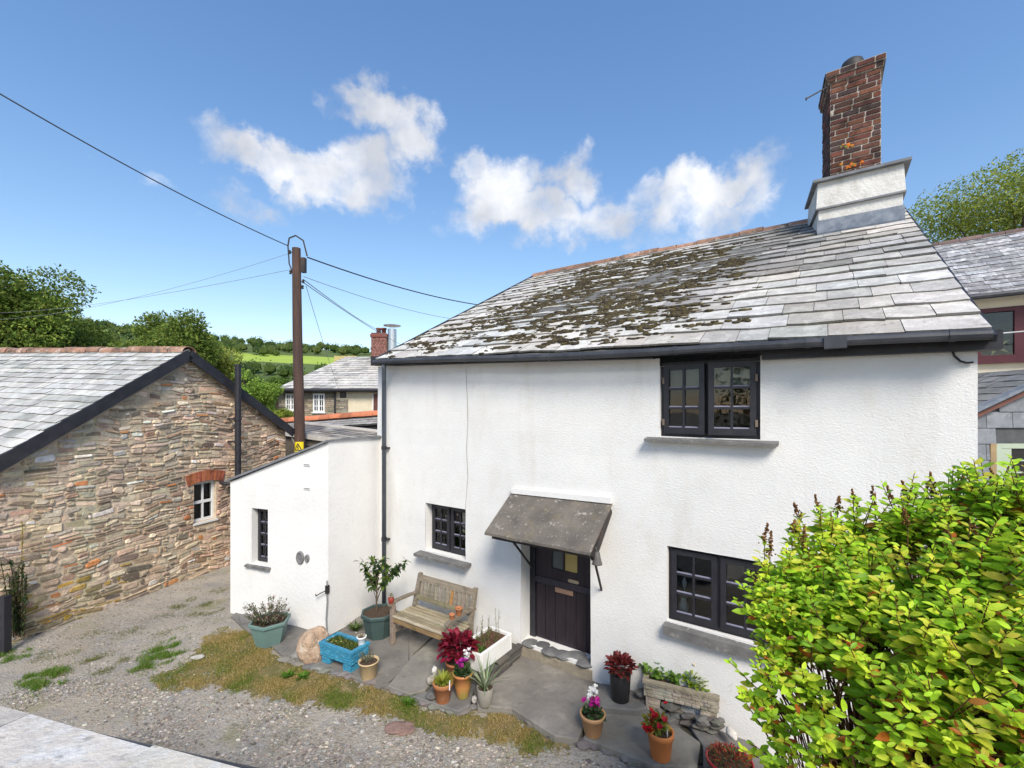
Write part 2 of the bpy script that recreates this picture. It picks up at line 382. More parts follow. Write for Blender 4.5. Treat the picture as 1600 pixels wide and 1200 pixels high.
def leafcloud(mb, clumps, n, size, pal, asp=.6, shell=.55, r=rng, flat=.0):
    """n leaf quads spread over clumps [(centre, radius(x,y,z))]"""
    wts = [c[1][0]*c[1][2] for c in clumps]; tot = sum(wts)
    for (c, rad), w in zip(clumps, wts):
        cj = r.uniform(.75, 1.25)
        for _ in range(int(n*w/tot)):
            d = rdir(r); k = shell+(1-shell)*r.random()**.6 if r.random() < .8 else r.random()
            k *= 1+.28*noise.noise(d*2.2+c)
            p = c+V((d.x*rad[0], d.y*rad[1], d.z*rad[2]))*k
            ld = (d*.5+rdir(r)*.8+V((0, 0, -.1))).normalized(); x = ld.cross(rdir(r))
            if x.length < .05: continue
            x.normalize(); s = size*r.uniform(.6, 1.35)
            t = pal(r); t = tmul(t, cj)
            mb.quad(p, ld, x, s, s*asp, t)
def clumpset(c, R3, n, r0, r=rng, low=-.5):
    out = []
    for _ in range(n):
        d = rdir(r)
        if d.z < low: d.z = -d.z*.5
        k = r.uniform(.35, .82); s = r.uniform(.7, 1.25)*r0
        out.append((c+V((d.x*R3[0], d.y*R3[1], d.z*R3[2]))*k, (s, s, s*.72)))
    return out
def pal(*cs, a=.22): return lambda r: jit(r.choice(cs), a)
def tree(name, label, cat, base, h, R3, nclump, r0, nleaf, leaf, palette, trunk_r=.2, group=None, seed=1, kind=None):
    r = random.Random(seed); t = thing(name, label, cat, base, 0, group)
    c = V((0, 0, h-R3[2]))
    m = MB(); m.tube([(0, 0, -.3), (.1, 0, h*.25), (-.05, .1, h*.5), (0, 0, h*.8)], [trunk_r*1.3, trunk_r, trunk_r*.7, trunk_r*.2], 8)
    cl = clumpset(c, R3, nclump, r0, r)
    for cc, rad in cl[:14]:
        st = V((0, 0, max(.4, cc.z*.55))); m.tube([st, st.lerp(cc, .55)+V((0, 0, .2)), cc], [trunk_r*.45, trunk_r*.25, trunk_r*.08], 5)
    m.build('trunk', BARK, t)
    m = MB(); leafcloud(m, cl, nleaf, leaf, palette, r=r); m.build('crown', LEAFF, t)
    return t
# ================================================================ WHITE COTTAGE
CANG = R(-34.97)
FC = Frame((-2.346, 7.82), CANG)
LEN = 7.40
cot = thing('cottage', 'white roughcast two-storey cottage with mossy slate roof and brick chimney', 'house', FC.o, CANG)
def fs(px, py, off=0.0): h = FC.hit(px, py, off); return h.x, h.z
def ztop(s): return 4.15+(3.885-4.15)*s/LEN
# openings (s0,s1,z0,z1)
wl0, _ = fs(665, 830); wl1, wlt = fs(728, 798); _, wlb = fs(728, 876)
OP_L = (wl0, wl1, wlb, wlt+.02)
wu0, _ = fs(1031, 600); wu1, _ = fs(1188, 600); _, wub = fs(1100, 684)
OP_U = (wu0, wu1, wub, 99)
wr0, wrt = fs(1042, 853); wrm, _ = fs(1120, 900); _, wrb = fs(1042, 970)
OP_R = (wr0, wrm+(wrm-wr0)+.02, wrb, wrt)
d0, _ = fs(814, 900); d1, d1b = fs(923, 1042)
DTOP = 2.05; DBOT = d1b
OP_D = (d0, d1, DBOT, DTOP)
print('openings', OP_L, OP_U, OP_R, OP_D)
mb = MB()
wall_grid(mb, 0, LEN, -.3, ztop, [OP_L, OP_U, OP_R, OP_D], .30, wav=.016, seed=2)
w = mb.build('wall', WHITE, cot)
mb = MB()   # gable walls, rear wall, floors: the body of the house
D2 = 9.4
for s in (0.02, LEN-.02):
    mb.add([(s, .03, -.3), (s, D2, -.3), (s, D2, 4), (s, D2/2, 6.6), (s, .03, ztop(s)-.02)], [(0, 1, 2, 3, 4)])
mb.add([(0, D2, -.3), (LEN, D2, -.3), (LEN, D2, 4), (0, D2, 4)], [(0, 1, 2, 3)])
mb.build('side_wall', WHITE2, cot)
mb = MB()
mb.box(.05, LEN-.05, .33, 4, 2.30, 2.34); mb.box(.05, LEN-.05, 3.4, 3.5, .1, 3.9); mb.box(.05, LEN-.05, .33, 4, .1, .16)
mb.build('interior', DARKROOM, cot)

# ---- roof
BL = FC.hit(587, 563, -.22); BR = FC.hit(1549, 519, -.22); YR = 4.75
TL = FC.hit(838, 431, YR); TR = FC.hit(1407, 319, YR)
print('roof', BL, BR, TR, TL)
rn = (BR-BL).cross(TL-BL).normalized()
def rooftint(u, v):
    k = 1.0
    if u > .58: k = .84+.30*noise.noise(V((u*9, v*6, 2)))
    if .62 < u < .88 and .40 < v < .92: k *= .54+.26*rng.random()
    if .66 < u < .84 and .55 < v < .80 and rng.random() < .5: k = .45
    wm = 1+.05*noise.noise(V((u*6, v*6, 0)))
    return (k*wm, k, k/wm)
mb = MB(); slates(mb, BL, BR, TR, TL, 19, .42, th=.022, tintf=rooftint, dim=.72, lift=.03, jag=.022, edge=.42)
back = [TL+V((0, 4.9, -2.7)), TR+V((0, 4.9, -2.7))]
mb.add([TL, TR, back[1], back[0]], [(0, 1, 2, 3)], (.5, .5, .5))
roof = mb.build('roof', SLATE, cot)
# moss cushions on the slates
RQ = [BL, BR, TR, TL]
mb = MB(); rm = random.Random(5)
def mossdens(u, v):
    d = 0
    for (cu, cv, ru, rv, a) in ((.36, .62, .16, .26, 1), (.25, .38, .10, .20, .85), (.50, .30, .17, .26, 1), (.54, .70, .15, .18, .9), (.60, .12, .12, .12, .62), (.42, .16, .20, .16, .7), (.13, .12, .12, .09, .5), (.64, .45, .05, .22, .72), (.18, .30, .09, .16, .8), (.24, .55, .07, .12, .7), (.46, .82, .20, .13, .7), (.62, .75, .08, .14, .75), (.66, .22, .07, .10, .6), (.69, .55, .05, .14, .7), (.30, .85, .14, .10, .6), (.08, .2, .06, .12, .5)):
        d = max(d, a*max(0, 1-((u-cu)/ru)**2-((v-cv)/rv)**2))
    return d
cnt = 0
for _ in range(26000):
    u, v = rm.random()*.76, rm.random()*.93
    nz = .8*noise.noise(V((u*30, v*24, 4)))+.9*noise.noise(V((u*75, v*70, 9)))
    if mossdens(u, v)**.6*.62+nz*.9 < .60: continue
    c = bil(RQ, u, v)+rn*.028
    ang = rm.uniform(0, 6.28); ax = (BR-BL).normalized(); ay = rn.cross(ax)
    for k in range(rm.randint(1, 2)):
        r_ = rm.uniform(.010, .032); q = c+ax*rm.gauss(0, .05)+ay*rm.gauss(0, .015)
        vs, ff = ICO[1]; o = []
        el = rm.uniform(1.0, 2.6)
        for p in vs:
            kk = r_*(1+.35*noise.noise(p*1.6+V((cnt, 0, k))))
            o.append(q+ax*p.x*kk*el+ay*p.y*kk+rn*p.z*kk*.55)
        cnt += 1
        mb.add(o, ff, tmul(rm.choice([(1, 1, 1), (1.15, 1.15, .9), (.8, .8, .85), (1.3, 1.25, .9)]), rm.uniform(.7, 1.5)))
mo = mb.build('moss', MOSS, cot, smooth=True); tag(mo, kind='stuff')
mb = MB(); ridge_tiles(mb, TL-V((0.05, 0, 0)), FC.hit(1272, 346, YR), .12, .4); mb.build('ridge_tiles', CLAY, cot)
mb = MB(); mb.bar(BL+V((-.03, .02, -.01)), TL+V((-.03, 0, -.01)), .05, .10); mb.build('verge_board', BLACK, cot); mb = MB(); mb.bar(BR+V((.02, .02, -.045)), TR+V((.02, 0, -.045)), .03, .06); mb.build('verge_board', BLACK, cot)
# ---- gutter, fascia, downpipe
ga = FC.hit(584, 566, -.27); gb = FC.hit(1550, 523, -.27)
def gp(t): return ga.lerp(gb, t)+V((0, 0, -.022*math.sin(t*math.pi)+.01*math.sin(t*9)))
gut = MB(); gut.tube([gp(i/24) for i in range(25)], .041, 10)
for t in (.02, .13, .2, .28, .4, .47, .53, .68, .76, .84, .97): gut.tube([gp(t)+V((-.018, 0, 0)), gp(t)+V((.018, 0, 0))], .047, 10)
gut.box(gp(.868).x-.08, gp(.868).x+.08, gp(.868).y-.056, gp(.868).y+.03, gp(.868).z-.06, gp(.868).z+.045)
gut.build('gutter', GUTTER, cot, smooth=False)
mb = MB()
def fascia(s0, s1, top0, top1, h0, h1):
    mb.hexa([V((s0, -.10, top0-h0)), V((s1, -.10, top1-h1)), V((s1, .04, top1-h1)), V((s0, .04, top0-h0)), V((s0, -.10, top0)), V((s1, -.10, top1)), V((s1, .04, top1)), V((s0, .04, top0))])
fascia(-.06, OP_U[0]-.05, ztop(0)+.17, ztop(OP_U[0])+.15, .155, .155)
fascia(OP_U[1]+.02, LEN+.12, ztop(OP_U[1])+.13, ztop(LEN)+.13, .18, .15)
fascia(OP_U[0]-.048, OP_U[1]+.018, ztop(OP_U[0])+.16, ztop(OP_U[1])+.14, .14, .13)
mb.build('fascia', BLACK, cot)
mb = MB(); mb.box(-.10, LEN+.10, -.2, -.102, 4.3, 4.31)
dp = MB(); px0 = fs(600, 700, -.075)[0]
gz = gp(.012).z
pxo = FC.hit(600, 600, -.25).x; dp.tube([(pxo, -.25, gz-.02), (pxo, -.25, gz-.09), (px0, -.075, gz-.30), (px0, -.075, .02)], .036, 10)
dp.build('downpipe', PIPEM, cot, smooth=True)
for z in (2.75, 1.2):
    b = MB(); b.tube([(px0, -.075, z-.03), (px0, -.075, z+.03)], .045, 10); b.box(px0-.02, px0+.075, -.07, .0, z-.012, z+.012); b.build('pipe_clip', BLACK, cot)
# thin cable on the wall at the right end
mb = MB(); p = [FC.hit(x, y, -.03) for x, y in ((1488, 548), (1491, 556), (1500, 564), (1510, 567), (1521, 566))]; mb.tube(p, .009, 6); mb.build('cable', BLACK, cot)
mb = MB(); p = [FC.hit(x, y, -.004) for x, y in ((728, 575), (730, 620), (731, 660), (729, 700), (731, 745), (727, 797))]; mb.tube(p, .004, 4); mb.build('wall_crack', M('crack_shadow', (.25, .24, .22)), cot)

# ---- windows
def bar_glint_tint_(m, fw, bw, th, iw, ih, cols, rows):  # sloped strips tinted pale: painted light along the tops of the bars
    for j in range(rows):
        z = fw*1.25+ih*j/rows+(bw/2 if j else 0)
        for i in range(cols):
            xa = fw+iw*i/cols+(bw/2 if i else 0); xb = fw+iw*(i+1)/cols-(bw/2 if i < cols-1 else 0)
            m.hexa([V((xa, .008, z-.004)), V((xb, .008, z-.004)), V((xb, th*.5, z-.004)), V((xa, th*.5, z-.004)), V((xa, .012, z+.003)), V((xb, .012, z+.003)), V((xb, th*.5, z+.013)), V((xa, th*.5, z+.013))], (7, 7, 7.4) if mat_ok else (1, 1, 1))
mat_ok = True
def casement(parent, s0, s1, z0, z1, y, cols, rows, mat, ang=0, hinge='l', fw=.055, bw=.024, th=.045, hidden_bar=WHITEP):
    """one casement: frame with glazing bars and its glass"""
    w_, h_ = s1-s0, z1-z0
    m = MB()
    m.box(0, fw, 0, th, 0, h_); m.box(w_-fw, w_, 0, th, 0, h_)
    m.box(fw, w_-fw, 0.001, th-.001, 0, fw*1.25); m.box(fw, w_-fw, .001, th-.001, h_-fw, h_)
    iw, ih = w_-2*fw, h_-2.25*fw
    for i in range(1, cols): x = fw+iw*i/cols; m.box(x-bw/2, x+bw/2, .006, th-.008, fw*1.25, h_-fw)
    for j in range(1, rows):
        z = fw*1.25+ih*j/rows
        for i in range(cols):
            xa = fw+iw*i/cols+(bw/2 if i else 0); xb = fw+iw*(i+1)/cols-(bw/2 if i < cols-1 else 0)
            m.box(xa, xb, .004, th-.009, z-bw/2, z+bw/2)
    bar_glint_tint_(m, fw, bw, th, iw, ih, cols, rows)
    o = m.build('casement', BLACKT if mat is BLACK else mat, parent)
    g = MB(); g.box(fw*.9, w_-fw*.9, th*.5, th*.5+.004, fw, h_-fw*.9); gl = g.build('pane', GLASS, o)
    if hinge == 'l': o.location = (s0, y, z0); o.rotation_euler = (0, 0, -ang)
    else:
        o.location = (s0, y, z0)
        if ang:
            o.location = (s0+w_*(1-math.cos(ang)), y-w_*math.sin(ang), z0); o.rotation_euler = (0, 0, ang)
    return o
BARGREY = M('paint_grey_edge', (.16, .165, .19), (.10, .105, .125), rough=.5, bump=.1)
def window(op, y, zt, cols, parent=cot, n=2, rows=3, mat=BLACK, angs=(0, 0), fo=.05, sill=None, silld=(.16, .06), sillo=(.1, .1), glue=True):
    s0, s1, z0 = op[0], op[1], op[2]
    m = MB(); e = .004
    m.box(s0+e, s0+fo, y, y+.09, z0+e, zt-e); m.box(s1-fo, s1-e, y, y+.09, z0+e, zt-e)
    m.box(s0+fo, s1-fo, y+.001, y+.089, z0+e, z0+fo); m.box(s0+fo, s1-fo, y+.001, y+.089, zt-fo, zt-e)
    iw = (s1-s0-2*fo)/n
    for i in range(1, n): x = s0+fo+iw*i; m.box(x-.03, x+.03, y+.002, y+.088, z0+fo, zt-fo)
    f = m.build('window', mat, parent)
    for i in range(n):
        a = s0+fo+iw*i+(.032 if i else .002); b = s0+fo+iw*(i+1)-(.032 if i < n-1 else .002)
        # casements overlap the frame face slightly
        casement(f, a-.015, b+.015, z0+fo-.015, zt-fo+.015, y-.025, cols, rows, mat, ang=angs[i], hinge='l' if i == 0 else 'r')
    if sill:
        sm = MB(); a, b = s0-sillo[0], s1+sillo[1]; k = 8
        for i in range(k):
            x0, x1 = a+(b-a)*i/k, a+(b-a)*(i+1)/k
            J = [U(-.008, .008) for _ in range(2)] if not i else [J[1], U(-.008, .008)]
            sm.hexa([V((x0, -silld[0]+J[0], z0-silld[1]-.02)), V((x1, -silld[0]+J[1], z0-silld[1]-.02)), V((x1, y, z0-silld[1])), V((x0, y, z0-silld[1])),
                     V((x0, -silld[0]+J[0], z0-.028)), V((x1, -silld[0]+J[1], z0-.028)), V((x1, y, z0-.002)), V((x0, y, z0-.002))])
        sm.build('sill', SILL, f)
    return f
window(OP_L, .14, OP_L[3], 2, sill=1, silld=(.15, .05), sillo=(.12, .11))
fu = window(OP_U, .045, ztop(OP_U[1])-.012, 2, sill=1, silld=(.12, .035), sillo=(.14, .16), angs=(.13, .16))
for (sx) in (OP_U[0]+.22, OP_U[0]+.52, OP_U[0]+.72, OP_U[0]+.95):
    pass
m = MB(); m.box(OP_U[0]+.07, OP_U[1]-.07, .16, .17, 3.66, 3.86); m.build('pale_panel', M('pale_panel_grey', (.34, .36, .34), bump=.1), fu)  # pale flat panel behind the top panes
m = MB()
HINGE = M('brass_hinge', (.25, .19, .15), metal=.5, bump=.1)
for x in (OP_U[0]+.035, OP_U[1]-.035):
    for z in (OP_U[2]+.16, 3.72): m = MB(); m.box(x-.01, x+.012, .005, .03, z-.035, z+.035); m.build('hinge', HINGE, fu)
fr_ = window(OP_R, .07, OP_R[3], 2, sill=1, silld=(.08, .11), sillo=(.02, .05))
tag(fu, 'upper two-light window with both casements ajar')
# white vase with flower on the inside sill
m = MB(); vx = fs(1068, 940, .195)[0]; vz = OP_R[2]+.03
m.lathe([(.03, 0), (.05, .03), (.055, .1), (.03, .17), (.038, .2)], 14, (vx, .195, vz)); m.build('vase', WHITEP, fr_)
m = MB(); m.lathe([(.002, .19), (.004, .30), (.02, .33), (.028, .37), (.003, .43)], 10, (vx+.01, .195, vz)); m.build('flower', WHITEP, fr_)

# ---- door
yD = .24
m = MB(); s0, s1 = OP_D[0], OP_D[1]
dl = fs(833, 950, yD)[0]; dr = s1+.10
m.box(s0+.003, dl+.045, yD-.02, yD+.1, DBOT, DTOP-.003); m.box(s1-.012, s1+.03, yD-.02, yD+.1, DBOT, DTOP-.003); m.box(dl+.045, s1-.012, yD-.018, yD+.098, DTOP-.07, DTOP-.003)
fdoor = m.build('door_frame', BLACK, cot)
m = MB(); xa, xb = dl+.047, s1-.014
zm = FC.hit(880, 914, yD).z
wa, wat = fs(862, 868, yD); wb, wbb = fs(902, 897, yD); wa, wb = wa, wb
m.box(xa, wa, yD, yD+.05, zm+.045, DTOP-.072); m.box(wb, xb, yD, yD+.05, zm+.045, DTOP-.072); m.box(wa, wb, yD+.001, yD+.049, zm+.045, wbb); m.box(wa, wb, yD+.001, yD+.049, DTOP-.14, DTOP-.073)
mid = wa+(wb-wa)*.47; m.box(mid-.012, mid+.012, yD+.006, yD+.045, wbb, DTOP-.14)
n = 6
for i in range(n):
    a, b = xa+(xb-xa)*i/n, xa+(xb-xa)*(i+1)/n
    m.box(a+.003, b-.003, yD+.004, yD+.048, DBOT+.012, zm-.02)
m.box(xa, xb, yD+.016, yD+.046, DBOT+.012, zm-.02)
m.hexa([V((xa, yD-.03, zm-.03)), V((xb, yD-.03, zm-.03)), V((xb, yD+.03, zm-.03)), V((xa, yD+.03, zm-.03)), V((xa, yD-.012, zm+.045)), V((xb, yD-.012, zm+.045)), V((xb, yD+.03, zm+.045)), V((xa, yD+.03, zm+.045))])
door = m.build('door', DOORM, cot)
m = MB(); m.box(wa, mid-.012, yD+.022, yD+.026, wbb, DTOP-.14); m.build('pane', M('grey_glass', (.10, .11, .11), rough=.15, bump=0, spec=.6), door)
m = MB(); na, nt_ = fs(883, 872, yD); nb, nbt = fs(901, 897, yD); m.box(mid+.013, wb, yD+.02, yD+.024, wbb+.002, wbb+.24); m.build('notice', M('yellow_notice', (.50, .37, .13), (.44, .33, .12), bump=.05), door)
a, zt_ = fs(887, 906, yD); b, zb_ = fs(905, 912, yD)
m = MB(); zc = (zt_+zb_)/2; hh = .022
m.prism([(a, zc), (a+.02, zc+hh), (b-.02, zc+hh), (b, zc), (b-.02, zc-hh), (a+.02, zc-hh)], -.004, 0)
np_ = m.build('name_plate', M('brass_plate', (.42, .36, .25), (.33, .28, .19), rough=.45, metal=.4, bump=.1), door); np_.rotation_euler = (R(90), 0, 0); np_.location = (0, yD-.001, 0)
a, zt_ = fs(867, 917, yD-.01); b, zb_ = fs(895, 930, yD-.01)
m = MB(); zt_ = zm-.05; zb_ = zt_-.065
m.box(a, b, yD-.008, yD+.004, zb_, zt_); m.box(a+.02, b-.02, yD-.013, yD-.008, zb_+.018, zt_-.016)
m.build('letter_box', M('copper_letterplate', (.50, .31, .22), (.40, .25, .18), rough=.4, metal=.5, bump=.1), door, bevel=.002)
m = MB(); z = DBOT
m.hexa([V((s0-.05, -.02, z-.3)), V((s1+.02, -.02, z-.3)), V((s1+.02, yD+.12, z-.3)), V((s0-.05, yD+.12, z-.3)), V((s0-.05, -.02, z-.04)), V((s1+.02, -.02, z-.04)), V((s1+.02, yD+.12, z+.004)), V((s0-.05, yD+.12, z+.004))], (1.5, 1.35, 1.1))
rs = random.Random(3)
for i in range(6):
    x = s0+.12+(s1-s0-.2)*i/5; m.blob((x, .10+rs.uniform(-.06, .06), z-.012+.002*i), .13, sx=rs.uniform(.8, 1.15), sy=.85, sz=.18, amp=.3, seed=i, tint=tmul((.8, .83, .9), rs.uniform(.8, 1.2)))
m.build('doorstep', FLAG, cot)

# ---- canopy over the door
cTL, cTR = FC.hit(800, 767, 0), FC.hit(957, 783, 0)
cBL, cBR = FC.hit(757, 832, -.62), FC.hit(922, 864, -.62)
can = MB(); k = 7
for i in range(k):
    u0, u1 = i/k, (i+1)/k
    def e(u, z): return cTL.lerp(cTR, u) if z else cBL.lerp(cBR, u)+V((0, .025*noise.noise(V((u*5, 0, 0))), .012*noise.noise(V((u*7, 3, 0)))))
    can.hexa([e(u0, 0)+V((0, 0, -.03)), e(u1, 0)+V((0, 0, -.03)), e(u1, 1)+V((0, .01, -.03)), e(u0, 1)+V((0, .01, -.03)), e(u0, 0), e(u1, 0), e(u1, 1)+V((0, .01, 0)), e(u0, 1)+V((0, .01, 0))])
CANM = M('canopy_slate', (.155, .135, .115), (.095, .085, .075), rough=.85, scale=4, over=[((.45, .42, .37), 13, .61, .70, .6), ((.17, .14, .08), 5, .55, .7, .6), ((.4, .38, .34), 30, .62, .7, .6)], bump=.7, bscale=30, bdist=.012)
canopy = can.build('canopy', CANM, cot)
m = MB(); m.bar(cTL+V((0.02, -.03, .012)), cTR+V((0, -.03, .012)), .05, .07); m.build('mortar_fillet', WHITE2, canopy)
m = MB()
m.bar(cBR+V((-.03, .12, -.10)), cTR+V((-.03, -.02, -.10)), .05, .10); m.bar(cBL+V((.10, .10, -.07)), cTL+V((.10, -.02, -.07)), .05, .08)
m.bar(cBL+V((.06, .10, -.06)), cBR+V((-.03, .10, -.06)), .05, .05)
m.build('canopy_frame', IRON, canopy)
for (pa, pb, oa, ob) in (((797, 840), (831, 886), -.52, -.005), ((928, 872), (940, 922), -.5, -.005)):
    m = MB(); A = FC.hit(pa[0], pa[1], oa); B = FC.hit(pb[0], pb[1], ob); m.bar(A, B, .022, .022); m.build('stay', IRON, canopy)
m = MB(); bc = FC.hit(933, 876, -.46); m.lathe([(.012, .13), (.03, .12), (.04, .06), (.055, .0), (.058, -.01)][::-1], 14, bc+V((0, 0, -.03))); m.tube([bc+V((0, 0, .09)), bc+V((-.02, 0, .15))], .006, 5)
m.build('bell', M('iron_bell', (.10, .095, .09), rough=.6, bump=.2), canopy, smooth=True)

# ---- chimney
best = None
for i_ in range(241):
    for j_ in range(121):
        q_ = bil(RQ, .6+.4*i_/240, .6+.4*j_/120); w_ = FC.world(q_); e_ = (800+FPX*w_.x/w_.y-1345)**2+(HZ-FPX*(w_.z-CH)/w_.y-356)**2
        if best is None or e_ < best[0]: best = (e_, q_.y)
YC = best[1]
L0 = FC.hit(1279, 366, YC); L1 = FC.hit(1411, 343, YC); TB = FC.hit(1279, 283, YC).z; TBR = FC.hit(1413, 259, YC).z
print('chimney', YC, L0, L1, TB, TBR)
ch_w = L1.x-L0.x; zt_b = (TB+TBR)/2
CHM = thing('chimney', None, None, (L0.x, YC, 0), R(0)); CHM.parent = cot
# stack base
dB = .95
m = MB(); z0 = min(L0.z, L1.z)-.9; zmid = z0+.9+(zt_b-L0.z)*.52
zL = (L0.z+L1.z)/2
z_mid = zL+(zt_b-zL)*.50
BK = .15
m.prism([(0, 0), (ch_w, 0), (ch_w, dB), (-BK, dB)], z0, z_mid)
m.hexa([V((-.03, -.035, z_mid)), V((ch_w+.03, -.035, z_mid)), V((ch_w+.03, dB, z_mid)), V((-.03-BK, dB, z_mid)), V((-.01, .0, zt_b)), V((ch_w+.01, 0, zt_b)), V((ch_w+.01, dB, zt_b)), V((-.01-BK, dB, zt_b))])
m.build('chimney_base', CHIMW, CHM)
m = MB(); m.prism([(-.07, -.08), (ch_w+.09, -.08), (ch_w+.09, dB+.05), (-.07-BK, dB+.05)], zt_b+.001, zt_b+.04); m.build('drip_slab', SLATE_D, CHM)
m = MB(); m.prism([(-.035, -.045), (ch_w+.035, -.045), (ch_w+.035, dB), (-.035-BK, dB)], z_mid-.03, z_mid-.003); m.build('drip_slab', SLATE_D, CHM)
m = MB(); m.hexa([V((-.02, -.055, L0.z-.0)), V((ch_w+.02, -.055, L1.z-.0)), V((ch_w+.02, .0, L1.z-.2)), V((-.02, .0, L0.z-.2)), V((-.02, -.014, L0.z+.21)), V((ch_w+.02, -.014, L1.z+.21)), V((ch_w+.02, .0, L1.z+.21)), V((-.02, .0, L0.z+.21))]); m.build('flashing', LEAD, CHM)
# brick shaft
bx0 = FC.hit(1297, 200, YC).x-L0.x; bx1 = FC.hit(1378, 200, YC).x-L0.x; zs1 = FC.hit(1340, 112, YC).z
yb0, yb1 = .06, .80; zs0 = zt_b+.04
BP = [(.19, .07, .05), (.15, .06, .05), (.085, .055, .055), (.22, .09, .06), (.11, .065, .065), (.16, .075, .055)]
def bpal(r, x, z):
    c = r.choice(BP)
    return jit(tmul(c, .72), .35)
BKS = .10
m = MB(); m.prism([(bx0+.004, yb0+.004), (bx1-.004, yb0+.004), (bx1-.004, yb1), (bx0+.004-BKS, yb1)], zs0, zs1+.10, (.52, .48, .42))
rb = random.Random(9)
kw = dict(rowh=(.082, .088), w=(.19, .26), gap=.018, prot=(.004, .012), jitter=.06, wav=.004, r=rb)
masonry(m, lambda s, z, o: V((s, yb0-o, z)), bx0, bx1, zs0, zs1-.02, pal=bpal, **kw)
masonry(m, lambda s, z, o: V((bx0-o-BKS*(1-s/(yb1-yb0)), yb1-s, z)), 0, yb1-yb0, zs0, zs1-.02, pal=bpal, **kw)
def ptop(oz, pr):
    masonry(m, lambda s, z, o: V((s, yb0-pr-o, z)), bx0-pr, bx1+pr, zs1-.02+oz, zs1+.055+oz, pal=bpal, **kw)
    masonry(m, lambda s, z, o: V((bx0-pr-o-BKS*(1-s/(yb1-yb0+2*pr)), yb1+pr-s, z)), 0, yb1-yb0+2*pr, zs1-.02+oz, zs1+.055+oz, pal=bpal, **kw)
    m.prism([(bx0-pr+.003, yb0-pr+.003), (bx1+pr-.003, yb0-pr+.003), (bx1+pr-.003, yb1+pr), (bx0-pr+.003-BKS, yb1+pr)], zs1-.02+oz, zs1+.066+oz, (.42, .38, .33))
ptop(0, .03); ptop(.087, .055)
stack = m.build('brick_stack', BRICK2, CHM)
for (sx_, sz_, rr) in ((.25, .60, .10), (.33, .22, .11), (.42, .3, .06)):
    pass
m = MB()
for i in range(26):
    q = rb.choice([(bx0+.20, zs0+.47), (bx0+.30, zs0+.13), (bx0+.27, zs0+.15)])
    m.blob((q[0]+rb.gauss(0, .05), yb0-.012, q[1]+rb.gauss(0, .022)), rb.uniform(.012, .03), sy=.25, sub=1, seed=i, tint=rb.choice([(.62, .16, .02), (.5, .2, .03), (.2, .17, .05)]))
lich = m.build('lichen', BRICK, CHM); tag(lich, kind='stuff')
m = MB(); xm = (bx0+bx1)/2-.02; m.lathe([(.16, .12), (.16, .36), (.14, .43), (.08, .475), (.01, .49)], 18, (xm, .42, zs1)); m.build('chimney_pot', M('dark_pot', (.035, .034, .035), rough=.6), CHM, smooth=True)
m = MB(); pa = V((bx0-.03, .1, zs1-.02)); m.tube([pa+V((.1, 0, .03)), pa+V((-.30, -.02, -.09))], .012, 6); m.tube([pa+V((-.29, -.06, -.088)), pa+V((-.29, .03, -.085))], .01, 6); m.build('aerial_rod', M('aerial_alu', (.20, .20, .21), metal=.5, rough=.5, bump=0), CHM)

# ================================================================ LEAN-TO
A = G(360, 957); B = G(513, 992)
la = math.atan2(B.y-A.y, B.x-A.x); FL = Frame((A.x, A.y), la); lw = (B-A).length
lt = thing('lean_to', 'white rendered lean-to with sloping top at the cottage corner', 'extension', (A.x, A.y, 0), la)
zl0 = FL.hit(361, 753).z; zl1 = FL.hit(512, 691).z
def ltop(s): return zl0+(zl1-zl0)*(s/lw)
wx0, _ = FL.hit(393, 800).x, 0; wx1 = FL.hit(418, 800).x; wz1 = FL.hit(405, 795).z; wz0 = FL.hit(418, 884).z
OPX = (wx0, wx1, wz0, wz1)
Cw = FC.world((fs(594, 800)[0]+.0, .02, 0)); Cl = FL.loc(Cw)
m = MB(); wall_grid(m, 0, lw, -.3, lambda s: ltop(s) if 0 else zl0, [OPX], .18, wav=.012, seed=5)
# triangle above the grid
m2 = []
for i in range(10):
    a, b = lw*i/10, lw*(i+1)/10
    m.add([(a, .0, zl0-.001), (b, 0, zl0-.001), (b, 0, ltop(b)), (a, 0, ltop(a))], [(0, 1, 2, 3)])
for i in range(4):
    for j in range(8):
        P = lambda u, v: (lw+(Cl.x-lw)*u, Cl.y*u+.008*math.sin(u*5+v*3)*math.sin(u*3.14), -.3+(zl1+.02+.3)*v)
        m.add([P(i/4, j/8), P((i+1)/4, j/8), P((i+1)/4, (j+1)/8), P(i/4, (j+1)/8)], [(0, 1, 2, 3)])
dpt = 3.2
m.add([(0, 0, -.3), (0, dpt, -.3), (0, dpt, zl0), (0, 0, zl0)], [(0, 1, 2, 3)])
m.add([(0, dpt, -.3), (lw, dpt, -.3), (lw, dpt, zl1), (0, dpt, zl0)], [(0, 1, 2, 3)])
m.build('wall', WHITE2, lt)
m = MB(); m.hexa([V((-.06, -.05, zl0+.0)), V((lw+.02, -.05, zl1+.01)), V((lw+.02, dpt, zl1+.01)), V((-.06, dpt, zl0)), V((-.06, -.05, zl0+.035)), V((lw+.02, -.05, zl1+.04)), V((lw+.02, dpt, zl1+.04)), V((-.06, dpt, zl0+.035))])
m.add([(lw+.022, -.05, zl1+.01), (Cl.x+.02, Cl.y, zl1+.03), (Cl.x, Cl.y, zl1+.05), (lw+.022, -.05, zl1+.04)], [(0, 1, 2, 3)])
m.prism([(lw+.02, -.05), (Cl.x+.04, Cl.y), (lw+.02, dpt*.9)], zl1+.012, zl1+.038)
m.build('roof', SLATE_D, lt)
window(OPX, .13, OPX[3], 2, parent=lt, n=1, rows=4, sill=1, silld=(.05, .04), sillo=(.1, .07), fo=.03)
